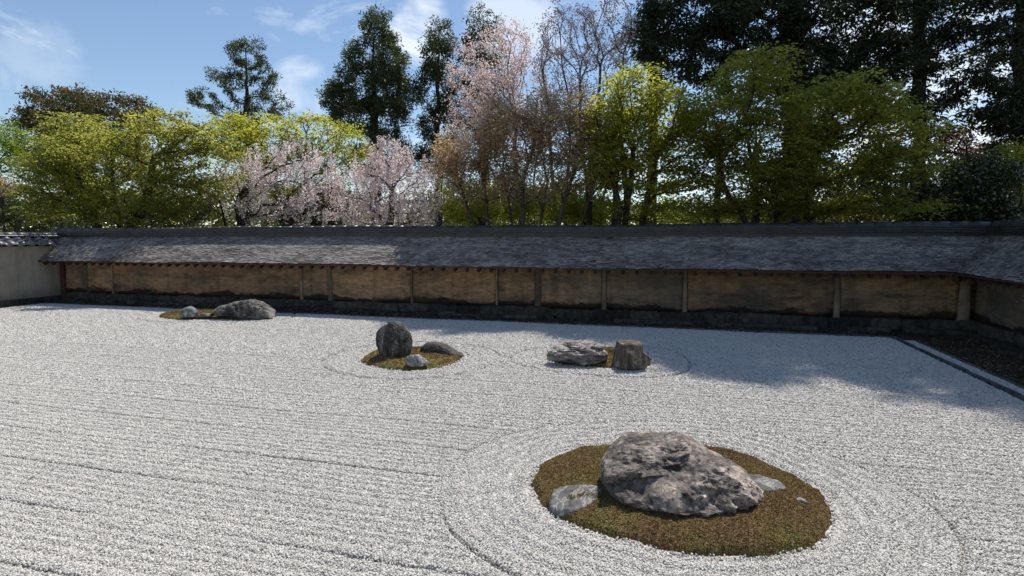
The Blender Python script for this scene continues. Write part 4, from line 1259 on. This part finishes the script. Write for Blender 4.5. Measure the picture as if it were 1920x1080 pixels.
def broad(label, Y, px, blobs, ntg, leafm, fol, top_py, seed, name='maple_tree', cat='maple tree', group=None, barkm=None, r_base=0.14, stems=1, spread=60, shell=0.45, extra=None, **kw):
    r_ = rs(seed)
    B = [px_blob(b[0], b[1], b[2], b[3], Y + (b[5] if len(b) > 5 else 0), b[4]) for b in blobs]
    T = blob_points(B, ntg, shell, r_)
    tr = []
    for s_ in range(stems):
        o_ = (s_ - (stems - 1) / 2)
        tl_ = trunk_line(px + o_ * 9, Y + r_.uniform(-0.15, 0.15), top_py + abs(o_) * 8, px + o_ * spread, seed=seed * 10 + s_)
        tr.append(tl_)
    return tree(name, label, cat, group, tr[0][0] * np.array([1, 1, 0]), tr, T, leafm, barkm or M_bark, r_base, fol, rs=r_, extra=extra, **kw)

def conifer(label, Y, px, top_py, blobs, ntg, fol, seed, leafm=None, r_base=0.3, name='conifer_tree', cat='conifer', group='tall dark conifers behind the wall', top_px=None, barkm=None, base_bend=0.1, shell=0.4, **kw):
    r_ = rs(seed)
    B = [px_blob(b[0], b[1], b[2], b[3], Y + (b[5] if len(b) > 5 else 0), b[4]) for b in blobs]
    T = blob_points(B, ntg, shell, r_)
    tr = [trunk_line(px, Y, top_py, top_px, n=9, bend=base_bend, seed=seed)]
    kw.setdefault('sides', 8)
    return tree(name, label, cat, group, tr[0][0] * np.array([1, 1, 0]), tr, T, leafm or M_conifer, barkm or M_barkc, r_base, fol, k_path=kw.pop('k_path', 0.12), zw=kw.pop('zw', 2.2), rs=r_, **kw)

# --- left: maples
broad('wide yellow-green maple with layered sprays behind the left end of the long wall', 14.6, 215,
      [(200, 330, 150, 90, 1.1), (100, 330, 70, 70, 0.9, 0.3), (290, 280, 120, 72, 1.1, 0.2), (380, 300, 75, 80, 1.0), (140, 250, 70, 45, 0.9, 0.4), (230, 395, 150, 32, 1.0, -0.6), (70, 380, 45, 40, 1.0, 0.3), (300, 235, 56, 34, 0.9, -1.0), (215, 262, 52, 34, 0.9, -1.0), (125, 282, 48, 36, 0.9, -0.9), (360, 262, 40, 34, 0.8, -0.7), (120, 350, 95, 58, 1.1, -0.5), (320, 362, 100, 46, 1.1, -0.5)],
      1250, M_maple, FLAT(48, 0.44, 0.08), 300, 101, r_base=0.16, stems=3, spread=70, extra=along_twigs(0.10, 0.012))
broad('second yellow-green maple rising behind the weeping cherries', 18.5, 545,
      [(500, 265, 75, 55, 1.4), (590, 255, 70, 48, 1.4), (655, 275, 40, 50, 1.1), (440, 265, 55, 60, 1.2), (560, 330, 110, 60, 1.4)],
      620, M_maple_y, FLAT(46, 0.45, 0.085), 330, 102, r_base=0.13, stems=2, spread=60)
broad('bright green maple cut off by the left edge of the photo', 17.5, -25,
      [(-10, 265, 45, 55, 1.4), (-60, 300, 70, 90, 1.6), (10, 300, 30, 30, 1.0)],
      200, M_fresh, FLAT(64, 0.5, 0.09), 330, 103, r_base=0.14)
broad('tan budding shrub under the bright maple at the left edge', 17.0, 5,
      [(5, 350, 32, 22, 0.8), (-40, 350, 30, 24, 0.8)], 70, M_bud, dict(n_per=60, sh=0.3, sv=0.2, ln=0.07, wd=0.045, style='ball'), 370, 104, name='shrub', cat='shrub', r_base=0.05)
# --- far round tree with russet tips
broad('rounded dark tree with russet young leaves far behind the left maple', 34, 170,
      [(170, 225, 130, 58, 3.2), (110, 215, 75, 48, 2.6), (230, 215, 70, 35, 2.5), (80, 270, 60, 60, 2.5), (165, 300, 140, 60, 3)],
      560, M_russet, dict(n_per=70, sh=0.62, sv=0.5, ln=0.19, wd=0.11, style='ball'), 250, 105, name='broadleaf_tree', cat='tree', r_base=0.4, shell=0.75)
# --- conifers, left to right
conifer('open dark conifer with spaced foliage pads left of centre against the sky', 30, 462, 72,
        [(465, 105, 38, 34, 1.3), (420, 140, 34, 18, 1.0), (500, 140, 26, 20, 1.0), (462, 165, 50, 30, 1.4), (515, 195, 38, 22, 1.3), (385, 185, 34, 20, 1.1), (430, 205, 48, 20, 1.2), (480, 220, 50, 20, 1.2), (455, 260, 60, 40, 1.4)],
        270, dict(n_per=70, sh=0.36, sv=0.27, ln=0.16, wd=0.05, style='needle'), 110, r_base=0.24, shell=0.5, wob=0.14)
conifer('large dense conical conifer left of the pink cherry', 29, 702, 22,
        [(705, 55, 36, 38, 1.2), (705, 110, 62, 48, 1.7), (690, 165, 84, 46, 2.0), (640, 190, 42, 26, 1.4), (740, 180, 45, 50, 1.6), (690, 225, 82, 34, 2.0), (720, 290, 70, 50, 1.8)],
        620, dict(n_per=70, sh=0.42, sv=0.36, ln=0.17, wd=0.055, style='needle'), 111, r_base=0.32, shell=0.5)
conifer('narrow conifer just right of the dense conical one', 31, 822, 42,
        [(825, 65, 30, 30, 1.1), (822, 115, 36, 36, 1.3), (815, 175, 46, 44, 1.5), (830, 240, 44, 46, 1.5), (820, 300, 40, 40, 1.4)],
        330, dict(n_per=64, sh=0.42, sv=0.36, ln=0.17, wd=0.055, style='needle'), 112, r_base=0.24)
conifer('conifer top showing above the tall pink cherry', 33, 905, 18,
        [(905, 45, 32, 30, 1.2), (900, 95, 48, 36, 1.5), (905, 150, 55, 40, 1.7), (905, 215, 55, 55, 1.7)],
        260, dict(n_per=58, sh=0.45, sv=0.36, ln=0.18, wd=0.06, style='needle'), 113, r_base=0.26)
# --- cherries
HANG = lambda n=60, sv=0.5: dict(n_per=n, sh=0.15, sv=sv, ln=0.05, wd=0.042, style='hang')
broad('weeping cherry with pale pink blossom and dark stems behind the left half of the wall', 15.9, 432,
      [(455, 325, 45, 28, 1.0), (500, 300, 40, 34, 1.0), (560, 285, 38, 30, 1.0), (600, 320, 40, 44, 1.0), (410, 345, 46, 28, 1.0), (530, 350, 70, 44, 1.1), (480, 385, 60, 24, 1.0), (590, 380, 50, 36, 1.0)],
      520, M_blossom, HANG(30, 0.17), 350, 121, name='cherry_tree', cat='cherry tree', group='blossoming cherries', barkm=M_bark, r_base=0.13, stems=2, spread=40, k_path=0.25, extra=along_twigs(0.06, 0.012))
broad('weeping cherry with dense drooping pink blossom left of the brown budding maple', 16.6, 735,
      [(728, 282, 34, 36, 1.1), (700, 315, 44, 40, 1.2), (765, 310, 44, 36, 1.2), (800, 345, 34, 44, 1.0), (735, 350, 60, 44, 1.2), (670, 350, 40, 48, 1.0), (760, 390, 70, 36, 1.1), (690, 395, 55, 32, 1.1)],
      640, M_blossom, HANG(30, 0.2), 320, 122, name='cherry_tree', cat='cherry tree', group='blossoming cherries', barkm=M_bark, r_base=0.14, k_path=0.25, extra=along_twigs(0.06, 0.012))
broad('tall pale pink cherry in front of the conifer top', 20, 990,
      [(915, 110, 60, 50, 1.7), (960, 80, 42, 44, 1.3), (875, 165, 48, 46, 1.6), (930, 185, 62, 50, 1.7), (990, 170, 50, 70, 1.6), (900, 240, 75, 48, 1.6), (985, 255, 60, 50, 1.6)],
      620, M_blossom2, dict(n_per=24, sh=0.26, sv=0.24, ln=0.065, wd=0.05, style='ball'), 190, 123, name='cherry_tree', cat='cherry tree', group='blossoming cherries', barkm=M_barkg, r_base=0.09, stems=2, spread=45, k_path=0.25, extra=along_twigs(0.12, 0.02))
broad('tall nearly bare cherry with fine grey twigs and few blossoms against the sky', 19, 1090,
      [(1070, 70, 62, 62, 1.5), (1140, 50, 58, 62, 1.6), (1050, 140, 50, 60, 1.4), (1130, 140, 60, 60, 1.5), (1080, 210, 75, 45, 1.5)],
      560, M_blossom2, dict(n_per=17, sh=0.22, sv=0.2, ln=0.06, wd=0.045, style='ball'), 110, 124, name='cherry_tree', cat='cherry tree', group='blossoming cherries', barkm=M_barkg, r_base=0.06, stems=5, spread=38, r_tip=0.007, k_path=0.30, wob=0.045, extra=along_twigs(0.15, 0.02))
# --- brown budding maple, several stems
broad('brown budding maple of many slender stems in the middle of the wall', 13.7, 985,
      [(935, 225, 36, 46, 1.0), (1015, 215, 40, 50, 1.0), (1085, 215, 36, 46, 1.0), (880, 280, 62, 48, 1.1), (960, 265, 70, 62, 1.2), (1050, 255, 75, 62, 1.2), (1110, 290, 55, 70, 1.1), (900, 340, 78, 42, 1.0), (1010, 335, 100, 48, 1.1), (840, 300, 40, 34, 0.8)],
      1400, M_bud, dict(n_per=30, sh=0.28, sv=0.17, ln=0.066, wd=0.034, style='flat'), 320, 131, r_base=0.05, stems=7, spread=42, barkm=M_barkg, r_tip=0.005, k_path=0.25, wob=0.07, extra=along_twigs(0.14, 0.012))
# --- right: maples
broad('yellow-green maple with bright new leaves right of the brown budding one', 13.5, 1185,
      [(1190, 180, 62, 55, 1.1), (1140, 230, 48, 50, 1.0), (1250, 215, 70, 55, 1.2), (1180, 280, 80, 45, 1.1), (1290, 270, 60, 55, 1.1), (1240, 340, 95, 30, 1.0), (1140, 300, 45, 60, 0.9), (1190, 395, 70, 20, 0.8)],
      720, M_maple_y, FLAT(42, 0.38, 0.075), 270, 132, r_base=0.08, stems=3, spread=45, extra=along_twigs(0.08, 0.012))
broad('large green maple in shade in front of the thick cedar trunk', 13.5, 1440,
      [(1400, 150, 60, 46, 1.2), (1455, 125, 34, 28, 1.0), (1520, 215, 85, 56, 1.3), (1350, 225, 75, 62, 1.2), (1590, 165, 44, 30, 1.0), (1440, 270, 130, 62, 1.4), (1600, 215, 62, 45, 1.1), (1560, 300, 130, 52, 1.3), (1640, 190, 50, 34, 1.0), (1490, 330, 90, 40, 1.3), (1400, 340, 120, 34, 1.2), (1540, 372, 150, 28, 1.1), (1640, 388, 130, 22, 0.9), (1700, 300, 70, 40, 1.0), (1690, 235, 60, 35, 1.0), (1330, 385, 80, 24, 1.0), (1450, 395, 80, 22, 0.9)],
      1350, M_maple_g, FLAT(44, 0.42, 0.075), 280, 133, r_base=0.09, stems=4, spread=60, extra=along_twigs(0.08, 0.012))
# --- right: great cedars
conifer('towering cedar with thick dark trunk at the right of the photo', 21.5, 1490, -900,
        [(1300, 40, 110, 50, 2.0), (1250, 95, 70, 28, 1.6), (1400, 60, 120, 60, 2.2), (1560, 50, 120, 60, 2.2), (1640, 110, 80, 40, 1.8), (1440, -60, 190, 60, 2.6), (1480, -170, 110, 70, 1.9), (1490, -330, 80, 80, 1.5), (1490, -480, 80, 70, 1.5), (1495, -590, 90, 50, 1.7), (1565, -695, 165, 45, 2.4), (1550, -770, 150, 50, 2.2), (1530, -850, 70, 45, 1.3), (1500, 150, 110, 40, 2.0), (1330, 130, 60, 25, 1.5), (1560, 170, 90, 30, 1.6)],
        1800, dict(n_per=52, sh=0.44, sv=0.24, ln=0.18, wd=0.065, style='needle', droop=0.35), 140, M_cedar, r_base=0.42, name='cedar_tree', cat='cedar', group='great cedars on the right', sides=10, sagf=0.04)
conifer('cedar with curved bare limbs between the thick trunk and the right edge', 19.5, 1735, -1000,
        [(1720, 50, 90, 60, 1.9), (1800, 90, 60, 50, 1.6), (1680, 130, 60, 30, 1.4), (1740, -60, 120, 80, 2.0), (1740, -230, 90, 80, 1.6), (1740, -400, 80, 80, 1.5), (1730, -540, 80, 80, 1.5), (1730, -650, 140, 60, 2.0), (1730, -770, 110, 100, 1.9), (1730, -920, 100, 60, 1.6), (1770, 175, 80, 22, 1.4), (1700, 215, 70, 20, 1.3), (1800, 235, 60, 18, 1.2)],
        850, dict(n_per=54, sh=0.40, sv=0.2, ln=0.16, wd=0.048, style='needle', droop=0.4), 141, M_cedar, r_base=0.19, name='cedar_tree', cat='cedar', group='great cedars on the right', sagf=0.06, base_bend=0.25)
conifer('dark cedar cut off by the right edge of the photo', 18, 1930, -700,
        [(1905, 40, 55, 60, 1.5), (1890, 130, 50, 40, 1.4), (1915, 210, 55, 50, 1.5), (1920, -70, 90, 80, 1.8), (1930, -260, 130, 110, 2.2), (1900, -470, 150, 120, 2.3), (1850, -620, 140, 100, 2.2), (1800, -720, 90, 70, 1.8), (1870, 190, 40, 25, 1.2), (1930, 270, 55, 25, 1.3)],
        900, dict(n_per=60, sh=0.40, sv=0.24, ln=0.16, wd=0.05, style='needle', droop=0.4), 142, M_cedar, r_base=0.24, name='cedar_tree', cat='cedar', group='great cedars on the right')
conifer('slender conifer stem behind the bare cherry at the upper right of centre', 25, 1225, -750,
        [(1220, 20, 40, 50, 1.4), (1235, -50, 50, 50, 1.4), (1200, 80, 40, 30, 1.2), (1240, 130, 36, 30, 1.2), (1240, -180, 90, 80, 2.0), (1250, -360, 130, 110, 2.4), (1260, -540, 130, 110, 2.4), (1250, -660, 80, 80, 1.8)],
        800, dict(n_per=60, sh=0.42, sv=0.25, ln=0.18, wd=0.055, style='needle', droop=0.3), 143, M_cedar, r_base=0.2, name='cedar_tree', cat='cedar', group='great cedars on the right')
# --- bare stems seen between the crowns
stems_ = [(1108, 16.5, 'slender grey stem left of the gap under the yellow-green maple'), (1147, 17.5, 'upright thin stem in the middle of the bright gap under the maple'), (1170, 18.0, 'thin straight stem next to the right of the bright gap'),
          (1345, 16.5, 'dark stem leaning in front of the hedge under the green maple'), (1415, 17.5, 'pale thin stem left of the thick cedar trunk'), (1520, 18.5, 'dark short trunk close to the right of the thick cedar trunk')]
for k, (px, Y, lab) in enumerate(stems_):
    r_ = rs(200 + k)
    tp = trunk_line(px, Y, 190 + 20 * (k % 3), px + r_.uniform(-18, 18), seed=300 + k, bend=0.12)
    B = [px_blob(px, 230, 40, 45, Y, 0.8)]
    tree('slim_tree', lab, 'tree', 'slim trees between the maples', tp[0] * np.array([1, 1, 0]), [tp], blob_points(B, 26, 0.4, r_), M_maple_g, M_bark, 0.09, FLAT(20, 0.35, 0.07), rs=r_)
# --- shrubs behind the wall
def shrub(label, Y, px, blobs, ntg, leafm, fol, seed, **kw):
    return broad(label, Y, px, blobs, ntg, leafm, fol, 400, seed, name='shrub', cat='shrub', group='shrubs behind the wall', r_base=0.05, stems=1, shell=0.6, **kw)
BALL = lambda n=60, s_=0.3, ln=0.08: dict(n_per=n, sh=s_, sv=s_ * 0.8, ln=ln, wd=ln * 0.55, style='ball')
shrub('dark evergreen shrub between the two weeping cherries', 17.6, 620, [(620, 385, 42, 42, 0.9), (570, 400, 60, 30, 0.9)], 150, M_everg, BALL(), 401)
shrub('dark evergreen bush at the far left behind the white wall', 18.5, 25, [(20, 380, 50, 46, 1.2), (-40, 385, 60, 50, 1.2), (70, 405, 60, 36, 1.0), (130, 410, 60, 30, 1.0)], 300, M_everg, BALL(70), 402)
shrub('dark evergreen shrub below the left maple sprays', 17.8, 330, [(330, 395, 80, 32, 1.0), (250, 400, 60, 30, 1.0)], 170, M_everg, BALL(60), 403)
shrub('large glossy dark evergreen shrub at the right end of the wall', 15.2, 1790, [(1770, 355, 70, 52, 1.0), (1840, 350, 60, 60, 1.0), (1720, 385, 60, 38, 0.9), (1830, 400, 80, 30, 0.9)], 380, M_everg, BALL(70, 0.28, 0.075), 404)
shrub('russet leaved shrub above the glossy evergreen near the right edge', 19.5, 1780, [(1775, 272, 55, 22, 0.9), (1840, 290, 50, 22, 0.9)], 110, M_autumn, BALL(36, 0.32, 0.08), 405)
shrub('yellow-green shrub at the right edge beside the evergreen', 16.4, 1895, [(1890, 300, 45, 30, 0.8), (1900, 365, 40, 40, 0.9)], 150, M_maple_y, BALL(34, 0.3, 0.075), 406)
shrub('yellow-green shrub under the brown budding maple', 17.5, 900, [(870, 375, 55, 46, 0.9), (950, 375, 60, 44, 0.9)], 260, M_maple_y, BALL(44, 0.3, 0.08), 407)
shrub('yellow-green low shrub behind the slim stems in the middle', 18.5, 1130, [(1050, 378, 70, 42, 0.9), (1120, 392, 60, 28, 0.9)], 230, M_maple_y, BALL(44, 0.3, 0.08), 408)
shrub('bright low shrub left of the thick cedar trunk', 19.5, 1330, [(1290, 395, 70, 24, 0.9), (1390, 395, 50, 24, 0.9)], 150, M_maple_y, BALL(40, 0.3, 0.08), 409)
shrub('dark leafy shrub right of the thick cedar trunk', 18.6, 1610, [(1600, 340, 70, 50, 1.1), (1660, 320, 50, 60, 1.1), (1580, 400, 80, 25, 1.0)], 230, M_everg, BALL(50, 0.3, 0.08), 410)

# fallen leaves and twigs on the earth beside the walls
r_ = rs(600)
n_l = 5200
lx = r_.uniform(X_EDGE + 0.3, X_WEST - 0.05, n_l); ly = r_.uniform(4.5, Y_WALL - 0.1, n_l)
n2_ = 2600
lx = np.r_[lx, r_.uniform(X_EAST + 0.4, X_EDGE, n2_)]; ly = np.r_[ly, r_.uniform(Y_EDGE + 0.08, Y_WALL - 0.25, n2_)]
lz = np.where(lx > X_EDGE, -0.032 + (lx - X_EDGE) / 2.0 * 0.062 + 0.012, -0.03 + (ly - Y_EDGE) / 0.9 * 0.13 + 0.012)
ax_ = r_.normal(0, 1, (len(lx), 3)); ax_[:, 2] *= 0.25
M_litter = leaf_mat('dry_leaf', [(0.06, 0.04, 0.022), (0.14, 0.09, 0.05), (0.25, 0.18, 0.11), (0.34, 0.28, 0.20)], 0.2, (1.1, 1.0, 0.9), 0.8, 3.0)
ls_ = 0.035 * r_.uniform(0.5, 1.5, len(lx))
tag(link('leaf_litter', leaves_mesh('leaf_litter', np.c_[lx, ly, lz], ax_, ls_, ls_ * 0.5, M_litter, r_.random(len(lx)), np.tile([0.1, 0.1, 1.0], (len(lx), 1)) + r_.normal(0, 0.3, (len(lx), 3)))), 'dry fallen leaves and twigs on the earth beside the walls', 'leaf litter', kind='stuff')

# --- the wood further off, one mass
r_ = rs(500)
n_c = 4200
cx = r_.uniform(-98, 40, n_c); cy = 40 + r_.uniform(0, 14, n_c) + 0.15 * np.abs(cx)
top = 4.6 + 1.6 * fbm(np.c_[cx * 0.09, np.zeros(n_c), np.zeros(n_c)], 61, 3) + 2.4 * (cx < -30) 
cz = top * r_.random(n_c) ** 0.7
C, ax, nrm, L_, W_, tint = foliage(np.c_[cx, cy, cz], 26, 1.05, 0.6, 0.34, 0.22, 'ball', r_)
M_wood = leaf_mat('far_leaf', [(0.035, 0.048, 0.017), (0.077, 0.087, 0.025), (0.14, 0.14, 0.035), (0.182, 0.168, 0.056)], 0.35, (1.5, 1.5, 0.8), 0.6, 0.12)
ok = C[:, 2] > -0.1
tag(link('far_wood', leaves_mesh('far_wood', C[ok], ax[ok], L_[ok], W_[ok], M_wood, tint[ok], nrm[ok])), 'distant green undergrowth glimpsed between the trunks', 'wood', kind='stuff')

print('tris', sum(len(o.data.polygons) * 2 for o in S.objects if o.type == 'MESH'))
